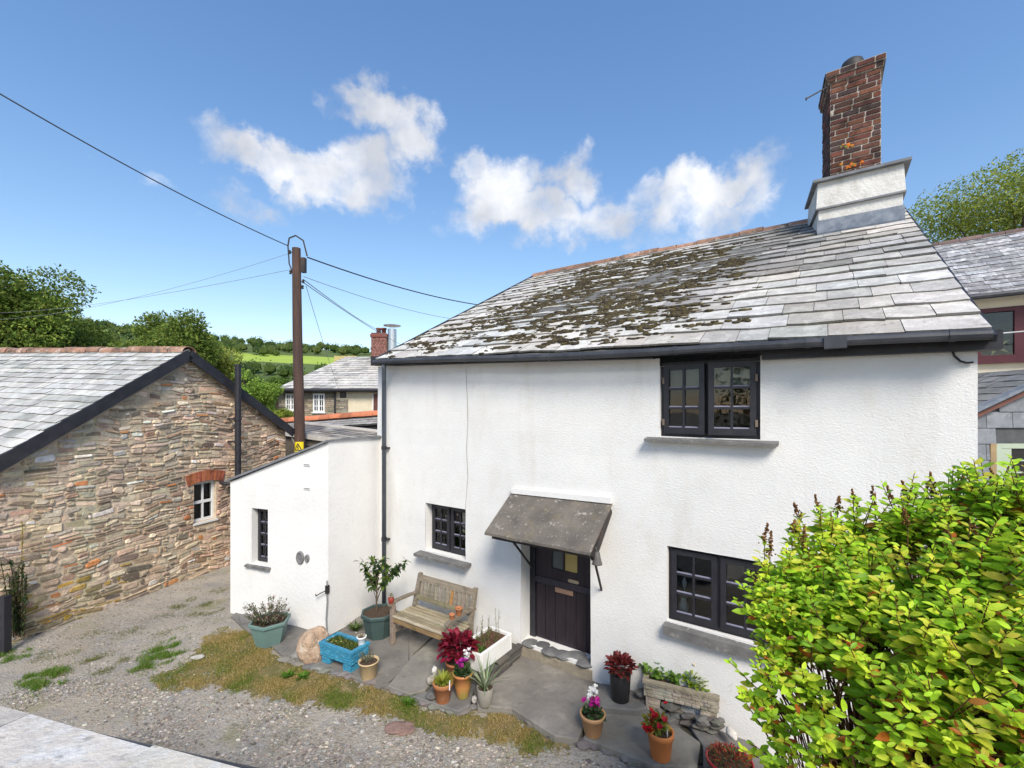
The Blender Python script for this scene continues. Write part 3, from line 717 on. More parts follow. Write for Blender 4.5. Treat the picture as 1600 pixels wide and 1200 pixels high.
for (x, y, w_, h_) in ((470, 871, .10, .135), (481, 872, .05, .08)):
    c = FL.hit(x, y); m = MB(); m.lathe([(1, 0), (1, .02), (.86, .035), (.7, .02), (.3, .028)], 20)
    o = m.build('vent_cover', M('vent_grey', (.22, .22, .22), (.12, .12, .12), rough=.6), lt, smooth=True); o.location = c; o.rotation_euler = (R(90), 0, 0); o.scale = (w_*.75, h_*.75, 1)
for (x, y) in ((480, 727), (480, 764)):
    c = FL.hit(x, y); m = MB(); m.box(c.x-.06, c.x+.06, -.012, .0, c.z-.012, c.z+.02); m.box(c.x-.05, c.x+.05, -.016, -.012, c.z+.008, c.z+.016, (.4, .4, .4)); m.build('air_brick', M('air_brick_grey', (.6, .6, .6), tint=True), lt)
m = MB(); c = FL.hit(511, 920, -.03); m.tube([V((c.x, -.03, c.z+.12)), V((c.x+.005, -.03, c.z-.2)), V((c.x-.01, -.035, c.z-.45)), V((c.x, -.03, 0))], .012, 6); m.build('pipe', M('grey_pipe', (.25, .25, .25)), lt)
m = MB(); m.box(c.x-.02, c.x+.02, -.05, 0, c.z-.07, c.z+.05); c2 = FL.hit(494, 930, -.06)
m.tube([V((c.x, -.05, c.z-.02)), V((c.x-.10, -.06, c2.z+.04)), V((c2.x+.02, -.07, c2.z)), V((c2.x, -.07, c2.z-.01)), V((c2.x-.005, -.06, c2.z+.02))], .008, 6); m.build('hook_bracket', IRON, lt)

# ================================================================ STONE BARN
B0 = G(0, 1010); B1 = G(360, 881); ba = math.atan2(B1.y-B0.y, B1.x-B0.x)
FB = Frame((B0.x, B0.y), ba)
barn = thing('barn', 'rubble stone barn with black bargeboards and pale slate roof', 'barn', (B0.x, B0.y, 0), ba)
ap = FB.hit(288, 556, -.0); er = FB.hit(446, 668); el = FB.hit(0, 712)
x_ap, z_ap = ap.x, ap.z; x_r, z_r = er.x, er.z; x_l, z_l = -.12, el.z-.06
print('barn', ap, er, el)
def bz(x): return z_l+(z_ap-z_l)*(x-x_l)/(x_ap-x_l) if x < x_ap else z_r+(z_ap-z_r)*(x_r-x)/(x_r-x_ap)
BD = 12.0
bw0 = FB.hit(303, 790).x; bw1 = FB.hit(338, 790).x; bwt = FB.hit(320, 756).z; bwb = FB.hit(320, 814).z
SP = [(.22, .18, .14), (.26, .215, .165), (.17, .14, .115), (.29, .25, .20), (.24, .18, .145), (.28, .205, .17), (.10, .085, .075), (.21, .19, .165), (.34, .295, .24), (.20, .135, .10), (.18, .165, .15), (.28, .235, .19), (.31, .265, .21), (.25, .215, .18)]
def spal(r, x, z):
    c = r.choice(SP)
    if r.random() < .045: c = (.55, .53, .49)
    if z > 2.6 and r.random() < .10: c = (.6, .58, .53)
    if x < 1.6 and z < .7+.15*math.sin(x*9)-.2*max(0, x-1) and r.random() < .6: c = r.choice([(.21, .145, .035), (.18, .13, .045), (.17, .14, .07), (.15, .13, .09)])
    if r.random() < .02: c = (.26, .12, .06)
    if x > 3: c = (c[0]*1.08, c[1]*.97, c[2]*.92)
    g_ = (c[0]+c[1]+c[2])/3; w_ = .72 if c[2] > .06 else 1; c = tuple(g_+(q-g_)*w_ for q in c)
    c = (c[0], c[1]*.955, c[2]*.86) if c[0] < .38 else c
    return jit(tmul(c, 2.15 if c[0] < .38 else 1.2), .32)
m = MB()
MT = (.54, .45, .34)
def backing(x0, x1, z0, z1f):
    n = max(1, int((x1-x0)/.3))
    for i in range(n):
        a, b = x0+(x1-x0)*i/n, x0+(x1-x0)*(i+1)/n
        m.add([(a, 0, z0), (b, 0, z0), (b, 0, z1f(b)), (a, 0, z1f(a))], [(0, 1, 2, 3)], jit(MT, .1))
backing(x_l, bw0, -.3, bz); backing(bw1, x_ap if x_ap > bw1 else x_r, -.3, bz)
if x_ap < bw0: pass
backing(bw0, bw1, -.3, lambda x: bwb); backing(bw0, bw1, bwt+.06, bz)
if x_ap > bw1: backing(x_ap, x_r, -.3, bz)
for (a, b) in ((bw0, bw0), (bw1, bw1)): m.add([(a, 0, bwb), (a, .2, bwb), (a, .2, bwt+.06), (a, 0, bwt+.06)], [(0, 1, 2, 3)], MT)
m.add([(bw0, 0, bwb), (bw1, 0, bwb), (bw1, .2, bwb), (bw0, .2, bwb)], [(0, 1, 2, 3)], MT)
m.add([(bw0, 0, bwt+.06), (bw1, 0, bwt+.06), (bw1, .2, bwt+.06), (bw0, .2, bwt+.06)], [(0, 1, 2, 3)], MT)
def binside(x, z):
    if z > bz(x)-.05: return False
    return True
masonry(m, lambda s, z, o: V((s, -o, z)), x_l, x_r, -.05, z_ap, (.03, .115), (.05, .30), spal, binside, gap=.026, prot=(.002, .03), jitter=.85, wav=.11, r=random.Random(21), seed=3, clip=[(bw0-.01, bw1+.01, bwb-.04, bwt+.05), (bw0-.18, bw1+.2, bwt+.04, bwt+.26)])
m.add([(x_r, 0, -.3), (x_r, BD, -.3), (x_r, BD, z_r), (x_r, 0, z_r)], [(0, 1, 2, 3)], MT)
m.add([(x_l, 0, -.3), (x_l, BD, -.3), (x_l, BD, z_l), (x_l, 0, z_l)], [(0, 1, 2, 3)], MT)
m.build('wall', STONE, barn)
m = MB(); ov = .14; sag = .45
rl0 = V((x_l-.12, -ov, z_l-.07)); rl1 = V((x_l-.12, BD, z_l-.07+sag)); ra0 = V((x_ap, -ov, z_ap+.12)); ra1 = V((x_ap, BD, z_ap+.12+sag)); rr0 = V((x_r+.12, -ov, z_r-.05)); rr1 = V((x_r+.12, BD, z_r-.05+sag))
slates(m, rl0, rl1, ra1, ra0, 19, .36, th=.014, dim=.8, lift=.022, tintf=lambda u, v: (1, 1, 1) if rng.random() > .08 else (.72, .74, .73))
m.add([ra0, ra1, rr1, rr0], [(0, 1, 2, 3)], (.6, .6, .6))
m.build('roof', SLATE_B, barn)
m = MB(); ridge_tiles(m, ra0, ra1, .12, .42); m.build('ridge_tiles', CLAY, barn)
m = MB()
for a, b in ((rl0, ra0), (rr0, ra0)):
    m = MB(); a2 = V((a.x, -ov-.02, a.z-.10)); b2 = V((b.x, -ov-.02, b.z-.10))
    m.bar(a2, b2, .025, .19, up=V((0, 0, 1)))
    m.bar(V((a.x, -ov/2, a.z-.05)), V((b.x, -ov/2, b.z-.05)), ov, .02)
    m.build('bargeboard', BLACK, barn)
m = MB()   # mortar fillet under the left verge
m.bar(V((x_l, -.03, z_l-.24)), V((x_ap-.02, -.03, z_ap-.16)), .04, .05); m.build('mortar_fillet', M('lime_mortar', (.46, .38, .28), bump=.4), barn)
# brick arch
m = MB(); nb = 13; rbk = random.Random(4)
x0, x1 = bw0-.13, bw1+.14
for i in range(nb):
    a = (i+.04)/nb; b = (i+.96)/nb
    f = lambda t, hh: V((x0+(x1-x0)*t+(t-.5)*.10*hh, -.02, bwt+.0+.07*(1-(2*t-1)**2)+hh*.21))
    p = [f(a, 0), f(b, 0), f(b, 1), f(a, 1)]
    m.hexa([q+V((0, .05, 0)) for q in p]+[q-V((0, rbk.uniform(0, .012), 0)) for q in p], jit(rbk.choice([(.40, .13, .06), (.46, .16, .08), (.34, .10, .06)]), .15))
m.build('brick_lintel', BRICK, barn)
wf = MB(); y = .07
wf.box(bw0+.003, bw0+.05, y, y+.06, bwb+.003, bwt+.05); wf.box(bw1-.05, bw1-.003, y, y+.06, bwb+.003, bwt+.05); wf.box(bw0+.05, bw1-.05, y+.001, y+.059, bwb+.003, bwb+.06); wf.box(bw0+.05, bw1-.05, y+.001, y+.059, bwt-.0, bwt+.05)
zc = bwb+(bwt-bwb)*.52; xm = (bw0+bw1)/2
wf.box(bw0+.05, bw1-.05, y+.002, y+.058, zc-.028, zc+.028); wf.box(xm-.016, xm+.016, y+.004, y+.05, bwb+.06, zc-.028); wf.box(xm-.016, xm+.016, y+.004, y+.05, zc+.028, bwt)
wf.box(bw0-.02, bw1+.02, -.03, y, bwb-.04, bwb-.002)
wd = wf.build('window', WHITEP, barn)
m = MB(); m.box(bw0+.04, bw1-.04, y+.025, y+.03, bwb+.05, bwt+.01); m.build('pane', GLASS, wd)
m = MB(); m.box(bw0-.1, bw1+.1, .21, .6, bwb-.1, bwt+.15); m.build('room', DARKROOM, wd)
# soil vent pipe
xs = FB.hit(361, 700, -.1).x; zp = FB.hit(361, 573, -.1).z
m = MB(); m.tube([(xs, -.30, 0), (xs, -.30, zp)], .062, 12); m.tube([(xs, -.30, zp), (xs, -.30, zp+.04)], .07, 12)
for z in (1.7, 2.7, 3.2): m.tube([(xs, -.30, z-.03), (xs, -.30, z+.03)], .074, 12); m.box(xs-.02, xs+.02, -.29, 0, z-.015, z+.015)
m.tube([(xs-.18, -.02, bwt-.02), (xs-.18, -.12, bwt-.04), (xs, -.28, bwt-.08)], .035, 8)
m.build('vent_pipe', BLACK, barn)
# ================================================================ BUILDINGS BEHIND
def boxwall(m, x0, x1, y0, y1, z0, z1, t=None): m.box(x0, x1, y0, y1, z0, z1, t)
# far terrace house with hipped slate roof
fh = thing('stone_house', 'hip roofed stone house with white multi-pane windows beyond the lean-to', 'house', (0, 24, 0))
def fx(px): return (px-800)/FPX*24
def fz(py, Y=24): return CH+(HZ-py)/FPX*Y
def facebox(m, px0, px1, z0, z1, y, tint): m.box(fx(px0), fx(px1), y, y+.1, z0, z1, tint)
m = MB(); ST = (.30, .265, .215)
zE = fz(610)
rows_ = random.Random(8)
wins = [(446, 462, 615, 641), (489, 507, 615, 644)]
def fin(x, z):
    for a, b, t, bb in wins:
        if fx(a)-.05 < x < fx(b)+.05 and fz(bb)-.05 < z < fz(t)+.05: return False
    return True
m.box(fx(434), fx(524), .08, 7, 0, zE, (.27, .24, .19))
masonry(m, lambda s, z, o: V((s, .08-o, z)), fx(434), fx(524), 2.4, zE, (.09, .16), (.2, .6), lambda r, x, z: jit(r.choice([(.33, .29, .22), (.26, .23, .18), (.38, .34, .27), (.22, .2, .17)]), .2), fin, prot=(.01, .04), r=rows_)
m.build('wall', STONE, fh)
m = MB(); m.box(fx(524), fx(700), .05, 7, 0, zE); m.box(fx(529.8), fx(543), .02, .05, fz(624), zE); m.build('rendered_wall', M('cream_render', (.62, .55, .40), (.56, .49, .36), bump=.4), fh)
m = MB(); m.box(fx(524), fx(543.5), .0, .048, 0, fz(624), (.27, .24, .19))
masonry(m, lambda s, z, o: V((s, -o, z)), fx(524), fx(543.5), 2.4, fz(624), (.09, .16), (.2, .5), lambda r, x, z: jit((.27, .25, .21), .25), prot=(.01, .04), r=rows_); m.build('stone_panel', STONE, fh)
for a, b, t, bb in wins:
    x0, x1, z0, z1 = fx(a), fx(b), fz(bb), fz(t); w_ = MB(); y = .0
    w_.box(x0, x0+.07, y, y+.07, z0, z1); w_.box(x1-.07, x1, y, y+.07, z0, z1); w_.box(x0+.07, x1-.07, y, y+.07, z0, z0+.08); w_.box(x0+.07, x1-.07, y, y+.07, z1-.07, z1); xm = (x0+x1)/2; w_.box(xm-.05, xm+.05, y, y+.07, z0+.08, z1-.07)
    for k in (1, 2): zz = z0+(z1-z0)*k/3; w_.box(x0+.07, xm-.05, y+.01, y+.06, zz-.018, zz+.018); w_.box(xm+.05, x1-.07, y+.01, y+.06, zz-.018, zz+.018)
    for xx in ((x0+.07+xm-.05)/2, (x1-.07+xm+.05)/2): w_.box(xx-.016, xx+.016, y+.012, y+.058, z0+.08, z1-.07)
    w_.box(x0-.06, x1+.06, y-.04, y+.02, z0-.06, z0-.001)
    wo = w_.build('window', WHITEP, fh); g = MB(); g.box(x0+.05, x1-.05, .045, .05, z0+.05, z1-.05); g.build('pane', M('dark_glass', (.02, .03, .045), rough=.1, bump=0, spec=.6) if 'dark_glass' not in bpy.data.materials else bpy.data.materials['dark_glass'], wo)
m = MB(); m.box(fx(531), fx(541), -.0, .02, fz(622), fz(612)); m.box(fx(535), fx(539), -.06, 0, fz(619), fz(613)); w2 = m.build('window', M('brown_frame', (.10, .09, .085)), fh)
m = MB(); m.box(fx(583.5), fx(600), .0, .045, fz(652), fz(615)); w3 = m.build('window', M('brown_window', (.13, .05, .04), rough=.4), fh); m = MB(); m.box(fx(582), fx(583.4), -.01, .04, fz(652), fz(615)); m.build('frame', WHITEP, w3)
m = MB(); y0 = -.35
P = lambda px, py, y: at(px, py, 24+y)-V((0, 24, 0))
e0, e1 = P(430, 607.5, y0), P(720, 607.5, y0); rY = 4.2; r0 = P(541, 557.5, rY); r1 = P(720, 557.5, rY)
r0b = r0
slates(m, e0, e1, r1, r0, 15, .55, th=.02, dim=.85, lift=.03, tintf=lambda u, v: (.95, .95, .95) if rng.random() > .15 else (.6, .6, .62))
eb = e0+V((.2, 8.5, 0)); m.add([e0, r0, eb], [(0, 1, 2)], (.7, .7, .7)); m.add([eb, r0, r1, e1+V((0, 8.5, 0))], [(0, 1, 2, 3)], (.7, .7, .7))
m.build('roof', SLATE, fh)
m = MB(); m.tube([e0+V((-.05, -.06, -.07)), e1+V((0, -.06, -.07))], .075, 8); m.box(e0.x, e1.x, y0+.05, .04, e0.z-.16, e0.z-.05); m.tube([(fx(524), -.06, zE-.1), (fx(524), -.06, 1)], .05, 8); m.build('gutter', BLACK, fh)
cm = thing('chimney', None, None); cm.parent = fh
YK = 27.0
q0 = P(582, 560, 3); q1 = P(606, 522, 3)
m = MB(); m.box(q0.x+.02, q1.x-.02, 2.72, 3.5, q0.z-1, q1.z, (.4, .3, .25))
masonry(m, lambda s, z, o: V((s, 2.72-o, z)), q0.x, q1.x, q0.z-.6, q1.z, (.082, .088), (.19, .26), lambda r, x, z: jit((.17, .055, .045), .25), gap=.016, prot=(.004, .01), jitter=.05, wav=.003)
m.box(q0.x-.04, q1.x+.04, 2.66, 3.55, q1.z-.22, q1.z-.05, (.2, .07, .055)); m.build('brick_stack', BRICK, cm)
for px in (591, 599):
    b = P(px, 524, 3); m = MB(); m.lathe([(.15, -.1), (.13, .35), (.17, .36), (.17, .45), (.12, .46)], 14, (b.x, 3.1, b.z)); m.build('chimney_pot', M('red_pot', (.19, .06, .045)) if 'red_pot' not in bpy.data.materials else bpy.data.materials['red_pot'], cm, smooth=True)
fl = P(613.5, 560, 3); ft = P(613.5, 515, 3); STEEL = M('steel_flue', (.62, .63, .64), (.45, .46, .47), rough=.28, metal=.95, scale=8, stretch=(6, 6, .4), bump=.05)
m = MB(); m.tube([(fl.x, 2.9, fl.z-.3), (fl.x, 2.9, ft.z)], .26, 18); m.tube([(fl.x-.1, 2.9, ft.z), (fl.x-.1, 2.9, ft.z+.22)], .02, 5); m.tube([(fl.x+.1, 2.9, ft.z), (fl.x+.1, 2.9, ft.z+.22)], .02, 5)
m.lathe([(.5, .2), (.52, .22), (.3, .27), (.02, .32)], 20, (fl.x, 2.9, ft.z)); m.build('flue', STEEL, cm, smooth=False)

# orange ridged outbuilding
ob = thing('long_outbuilding', 'low slate outbuilding with an orange tiled ridge below the stone house', 'outbuilding', (0, 17, 0))
P = lambda px, py, Y: at(px, py, Y)-V((0, 17, 0))
a0, a1 = P(425, 661, 17.6), P(640, 645.5, 16.0); b0, b1 = P(425, 672, 17.0), P(640, 659, 15.4)
m = MB(); slates(m, b0, b1, a1, a0, 4, .4, th=.015, lift=.02, tintf=lambda u, v: (.62, .62, .64)); m.build('roof', SLATE, ob)
m = MB(); ridge_tiles(m, a0+V((0, 0, .06)), a1+V((0, 0, .06)), .17, .45); m.build('ridge_tiles', M('orange_clay', (.52, .18, .085), (.42, .15, .08), tint=True, bump=.3), ob)
m = MB(); z_ = b0.z-.05
m.add([b0+V((0, .1, -.03)), b1+V((0, .1, -.03)), V((b1.x, b1.y+.1, 0)), V((b0.x, b0.y+.1, 0))], [(3, 2, 1, 0)]); m.add([a0, a1, V((a1.x, a1.y+.2, 0)), V((a0.x, a0.y+.2, 0))], [(0, 1, 2, 3)])
m.build('wall', M('black_boarding', (.03, .03, .03), bump=.3), ob)
# mono-pitch slate shed in front of it
sh = thing('slate_shed', 'stone shed with shallow slate roof and pale barge board behind the lean-to', 'shed', (0, 12, 0))
P = lambda px, py, Y: at(px, py, Y)-V((0, 12, 0))
c0, c1, c2, c3 = P(441, 674, 12.6), P(540, 687, 10.6), P(640, 681, 10.6), P(466, 661, 14.0)
c2 = P(640, 689, 12.0)
m = MB(); slates(m, P(441, 673, 12.6), P(560, 690, 10.4), P(640, 682, 12.2), P(466, 661, 14.2), 6, .35, th=.015, lift=.02, tintf=lambda u, v: rng.choice([(.62, .56, .52), (.5, .45, .42), (.8, .76, .72), (.42, .4, .4)])); m.build('roof', SLATE, sh)
m = MB(); m.bar(P(440, 676.5, 12.55), P(565, 693.5, 10.35), .03, .13); m.bar(P(466, 659, 14.2), P(640, 679, 12.2), .05, .07); m.build('barge_board', M('pale_board', (.55, .53, .49), (.45, .43, .40), bump=.2), sh)
m = MB(); d0_, d1_ = P(442, 679, 12.65), P(565, 697, 10.45)
L_ = (d1_-d0_).length
dx = V((d1_.x-d0_.x, d1_.y-d0_.y, 0)); 
m.add([V((d0_.x, d0_.y, 0)), V((d1_.x, d1_.y, 0)), d1_, d0_], [(0, 1, 2, 3)], (.15, .13, .11))
nn = V((dx.y, -dx.x, 0)).normalized()
masonry(m, lambda s, z, o: V((d0_.x, d0_.y, 0))+dx*(s/dx.length)+V((0, 0, z))+nn*o, .6, dx.length, 1.4, d0_.z, (.06, .13), (.12, .4), lambda r, x, z: jit(r.choice([(.24, .2, .16), (.17, .145, .12), (.30, .26, .21)]), .25), lambda x, z: z < d0_.z+(d1_.z-d0_.z)*x/dx.length-.05, r=random.Random(31))
m.build('wall', STONE, sh)
m = MB(); m.bar(P(455, 679, 12.3), P(468, 704, 12.2), .05, .07); m.build('brace', M('grey_timber', (.3, .28, .25)), sh)

# ---- neighbour on the right
NY = 8.7
FN = FC
nb_ = thing('neighbour_house', 'cream rendered house with slate roof and maroon window right of the cottage', 'house', FC.o, CANG)
h = lambda px, py, off=NY: FC.hit(px, py, off)
xA = LEN+.25
x_end = h(1640, 500).x+2.5
zE_ = h(1550, 459, NY-.25).z
m = MB(); w0_, w1_ = h(1524, 560).x, h(1600, 500).x+.9; wz0_, wz1_ = h(1545, 562).z, h(1545, 482).z
wall_grid(m, xA, x_end, -.3, lambda s: zE_+.1, [(w0_, w1_, wz0_, wz1_)], .12, y=NY, cell=.5)
m.build('wall', M('cream_wall', (.72, .66, .52), (.66, .60, .47), rough=.9, bump=.4, bscale=30), nb_)
m = MB(); MAR = M('maroon_frame', (.085, .022, .03), (.07, .018, .025), rough=.45, bump=.1)
yw = NY+.03; f_ = .09
m.box(w0_-.02, w0_+f_, yw-.05, yw+.05, wz0_, wz1_); m.box(w1_-f_, w1_, yw-.05, yw+.05, wz0_, wz1_); m.box(w0_+f_, w1_-f_, yw-.049, yw+.05, wz0_, wz0_+f_); m.box(w0_+f_, w1_-f_, yw-.049, yw+.05, wz1_-f_, wz1_)
xm1 = h(1585, 500).x; m.box(xm1, xm1+.2, yw-.052, yw+.05, wz0_+f_, wz1_-f_); m.box(w0_-.1, w1_+.1, yw-.14, yw-.05, wz0_-.09, wz0_-.002)
wn = m.build('window', MAR, nb_); g = MB(); g.box(w0_+.05, w1_-.05, yw+.01, yw+.015, wz0_+.05, wz1_-.05); g.build('pane', GLASS, wn)
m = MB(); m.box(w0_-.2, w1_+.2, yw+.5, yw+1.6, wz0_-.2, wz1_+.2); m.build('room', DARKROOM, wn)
m = MB(); sc = h(1557, 541, NY+.12)
for i in range(5):
    a = R(90+72*i+14); b1_ = R(90+72*i+14+36); 
    t = sc+V((math.cos(a)*.24, .0, math.sin(a)*.24)); l = sc+V((math.cos(a-.63)*.07, -.01, math.sin(a-.63)*.07)); r_ = sc+V((math.cos(a+.63)*.07, -.01, math.sin(a+.63)*.07))
    m.add([sc+V((0, -.04, 0)), l, t, r_, sc+V((0, .03, 0))], [(0, 1, 2), (0, 2, 3), (4, 2, 1), (4, 3, 2)])
m.box(sc.x-.25, sc.x+.05, NY+.06, NY+.2, wz0_+.06, wz0_+.10)
m.build('ornament', M('straw_star', (.80, .68, .34), (.70, .58, .26)), wn)
e0_, e1_ = h(1480, 466, NY-.3), V((x_end+.3, NY-.3, 0)); e1_.z = h(1600, 452, NY-.3).z
e0_.x = xA
q_ = FC.hit(1455, 384, NY+2.6); q2_ = FC.hit(1600, 357, NY+2.6)
r0_ = V((xA, NY+2.6, q_.z-.02)); r1_ = V((x_end+.3, NY+2.6, q2_.z+.02))
SLATE_N = M('neighbour_slate', (.40, .395, .40), (.24, .24, .25), rough=.7, scale=5, tint=True, over=[((.62, .62, .62), 9, .5, .62, .8), ((.12, .12, .12), 11, .6, .75, .6)], bump=.4, bscale=24)
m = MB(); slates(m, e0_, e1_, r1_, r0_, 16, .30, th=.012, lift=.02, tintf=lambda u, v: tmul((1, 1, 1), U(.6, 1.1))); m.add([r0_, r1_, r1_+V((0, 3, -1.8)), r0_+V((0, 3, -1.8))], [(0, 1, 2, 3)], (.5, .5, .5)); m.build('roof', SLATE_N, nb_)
m = MB(); ridge_tiles(m, r0_, r1_, .11, .42); m.build('ridge_tiles', M('dark_ridge', (.16, .11, .10), tint=True), nb_)
m = MB(); m.tube([e0_+V((0, -.06, -.05)), e1_+V((0, -.06, -.05))], .06, 8); m.box(xA, x_end, NY-.2, NY-.01, zE_-.04, zE_+.1); m.build('gutter', GUTTER, nb_)
# slate hung porch
po = thing('slate_porch', 'slate-hung porch with lean-to roof and sage green window behind the cottage', 'porch', (0, 0, 0))
YP = 8.2
pp = lambda px, py, Y=YP: at(px, py, Y)
m = MB(); x0, x1 = pp(1500, 700).x, pp(1660, 700).x; zl_, zr_ = pp(1517, 645).z, pp(1600, 606).z
sl = (zr_-zl_)/(pp(1600, 0).x-pp(1517, 0).x); ztp = lambda x: zl_+sl*(x-pp(1517, 0).x)
gx0, gx1, gz1 = pp(1556, 0).x, pp(1640, 0).x, pp(0, 693).z
zz = pp(0, 800).z
m.box(x0, x1, YP+.03, YP+.1, -.2, ztp(x0)-.02, (.4, .4, .4))
m.hexa([V((x0, YP+.03, ztp(x0)-.02)), V((x1, YP+.03, ztp(x0)-.02)), V((x1, YP+.1, ztp(x0)-.02)), V((x0, YP+.1, ztp(x0)-.02)), V((x0, YP+.03, ztp(x0))), V((x1, YP+.03, ztp(x1))), V((x1, YP+.1, ztp(x1))), V((x0, YP+.1, ztp(x0)))], (.4, .4, .4))
row = 0; z = zz-.8; hgt = (pp(0, 665).z-pp(0, 690).z)
while z < ztp(x1):
    x = x0-(row % 2)*.25
    while x < x1:
        a, b = max(x, x0)+.005, min(x+.48, x1)-.005; x += .48
        if b-a < .03: continue
        for (aa, bb) in ([(a, b)] if not (z < gz1 and b > gx0 and a < gx1) else [(a, min(b, gx0-.002)), (max(a, gx1+.002), b)]):
            if bb-aa < .02: continue
            ta = min(z+hgt, ztp(aa)); tb = min(z+hgt, ztp(bb))
            if ta <= z+.01 or tb <= z+.01: continue
            k = U(.85, 1.1)
            m.hexa([V((aa, YP-.012, z)), V((bb, YP-.012, z)), V((bb, YP+.03, z)), V((aa, YP+.03, z)), V((aa, YP+.006, ta-.004)), V((bb, YP+.006, tb-.004)), V((bb, YP+.03, tb-.004)), V((aa, YP+.03, ta-.004))], (k, k*1.02, k*1.06))
    z += hgt; row += 1
m.build('wall', SLATE_D, po)
m = MB(); p0, p1 = V((x0-.1, YP-.12, ztp(x0)+.03)), V((x1, YP-.12, ztp(x1)+.03))
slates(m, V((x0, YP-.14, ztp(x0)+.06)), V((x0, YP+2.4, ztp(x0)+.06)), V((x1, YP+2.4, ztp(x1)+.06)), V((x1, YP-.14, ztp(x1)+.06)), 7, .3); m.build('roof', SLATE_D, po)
m = MB(); m.bar(V((x0, YP-.08, ztp(x0)-.03)), V((x1, YP-.08, ztp(x1)-.03)), .05, .12); m.build('barge_board', M('red_brown_board', (.15, .07, .055)), po)
m = MB(); m.bar(V((x0, YP-.14, ztp(x0)+.085)), V((x1, YP-.14, ztp(x1)+.085)), .16, .05); m.build('verge_flashing', LEAD, po)
SAGE = M('sage_paint', (.36, .42, .33), (.32, .38, .30), rough=.5, bump=.1)
m = MB(); zb = zz-.6
m.box(gx0+.002, gx0+.10, YP-.01, YP+.05, zb, gz1-.002); m.box(gx0+.10, gx1, YP-.009, YP+.049, gz1-.09, gz1-.002)
xb_ = pp(1577, 0).x
for k in range(1, 5): z_ = gz1-.09-k*.22; m.box(xb_-.0+.04, gx1, YP, YP+.04, z_-.014, z_+.014)
m.box(gx0+.10, xb_+.04, YP, YP+.045, zb, gz1-.09)
wp = m.build('window', SAGE, po); g = MB(); g.box(xb_, gx1, YP+.028, YP+.033, zb, gz1-.05); g.build('pane', M('porch_glass', (.02, .02, .02), rough=.1, bump=0, spec=.6), wp)
m = MB(); m.box(gx0-.11, gx0, YP-.016, YP+.02, zb, gz1); m.build('post', M('bare_wood', (.30, .22, .12), (.22, .16, .09)), po)

# ---- near shed roof at the lower left
nr = thing('near_outbuilding', 'pale weathered slate roof with black gutter in the lower left foreground', 'outbuilding', (0, 0, 0))
Ea, Eb = V((at(0, 1105, 2.3))), V((at(390, 1203, 2.3)))
ZN = 1.9
Ea = G(-60, 1098, ZN); Eb = G(335, 1204, ZN)
d = (Eb-Ea).normalized(); bk = V((-d.y, d.x, 0)); bk = -bk if bk.y > 0 else bk
Eb2 = Eb+d*.5
rise = V((bk.x*3, bk.y*3, .45))
NEARM = M('near_roof_slate', (.66, .60, .52), (.50, .455, .40), rough=.8, scale=3, tint=True, over=[((.66, .65, .62), 8, .48, .62, .8), ((.20, .18, .16), 11, .58, .68, .65)], bump=.6, bscale=18, bdist=.025, bump2=(60, .5, .006))
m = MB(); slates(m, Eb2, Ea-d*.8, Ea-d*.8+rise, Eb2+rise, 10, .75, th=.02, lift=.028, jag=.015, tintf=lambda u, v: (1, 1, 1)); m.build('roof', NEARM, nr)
m = MB(); ga_, gb_ = Ea-d*.8-bk*.05+V((0, 0, -.05)), Eb2+d*.05-bk*.055+V((0, 0, -.05)); ga_ = ga_+bk*.10
m.tube([ga_, gb_], .05, 10); m.build('gutter', GUTTER, nr, smooth=True)
m = MB(); p_ = [Ea-d*.7+bk*.2, Eb2-d*.1+bk*.2, Eb2-d*.1+bk*2.8, Ea-d*.7+bk*2.8]; m.prism([(q.x, q.y) for q in p_], -.3, [1.86, 1.86, 2.25, 2.25]); m.build('wall', STONE, nr)

# ================================================================ GROUND, TERRACE, HILLS
GROUNDM = M('gravel_lane', (.43, .38, .315), (.28, .25, .21), rough=.95, scale=.9, lo=.35, hi=.65, over=[((.40, .385, .36), 26, .52, .60, .7), ((.15, .135, .115), 32, .56, .66, .6), ((.36, .30, .22), .7, .5, .66, .6), ((.33, .25, .20), 16, .62, .70, .6), ((.20, .20, .085), 1.8, .56, .70, .6), ((.24, .24, .24), 3, .5, .7, .6)], bump=1, bscale=42, bdist=.03, bump2=(12, .6, .03))
m = MB(); n = 40
def gz_(x, y): return .02*noise.noise(V((x*.8, y*.8, 0))) if abs(x) < 14 and abs(y) < 18 else -.02
xs_ = [-1500, -300, -60, -20]+[-12+i*.4 for i in range(51)]+[20, 60, 300, 1500]; ys_ = [-1500, -300, -40, -10, -4]+[0+i*.4 for i in range(36)]+[18, 40, 120, 400, 1600]
vs = [(x, y, (gz_(x, y) if (-12 <= x <= 8 and 0 <= y <= 14) else -.02)-.012) for y in ys_ for x in xs_]; W_ = len(xs_)
m.add(vs, [(j*W_+i, j*W_+i+1, (j+1)*W_+i+1, (j+1)*W_+i) for j in range(len(ys_)-1) for i in range(W_-1)])
gr = m.build('ground', GROUNDM, None, smooth=True); tag(gr, kind='structure')
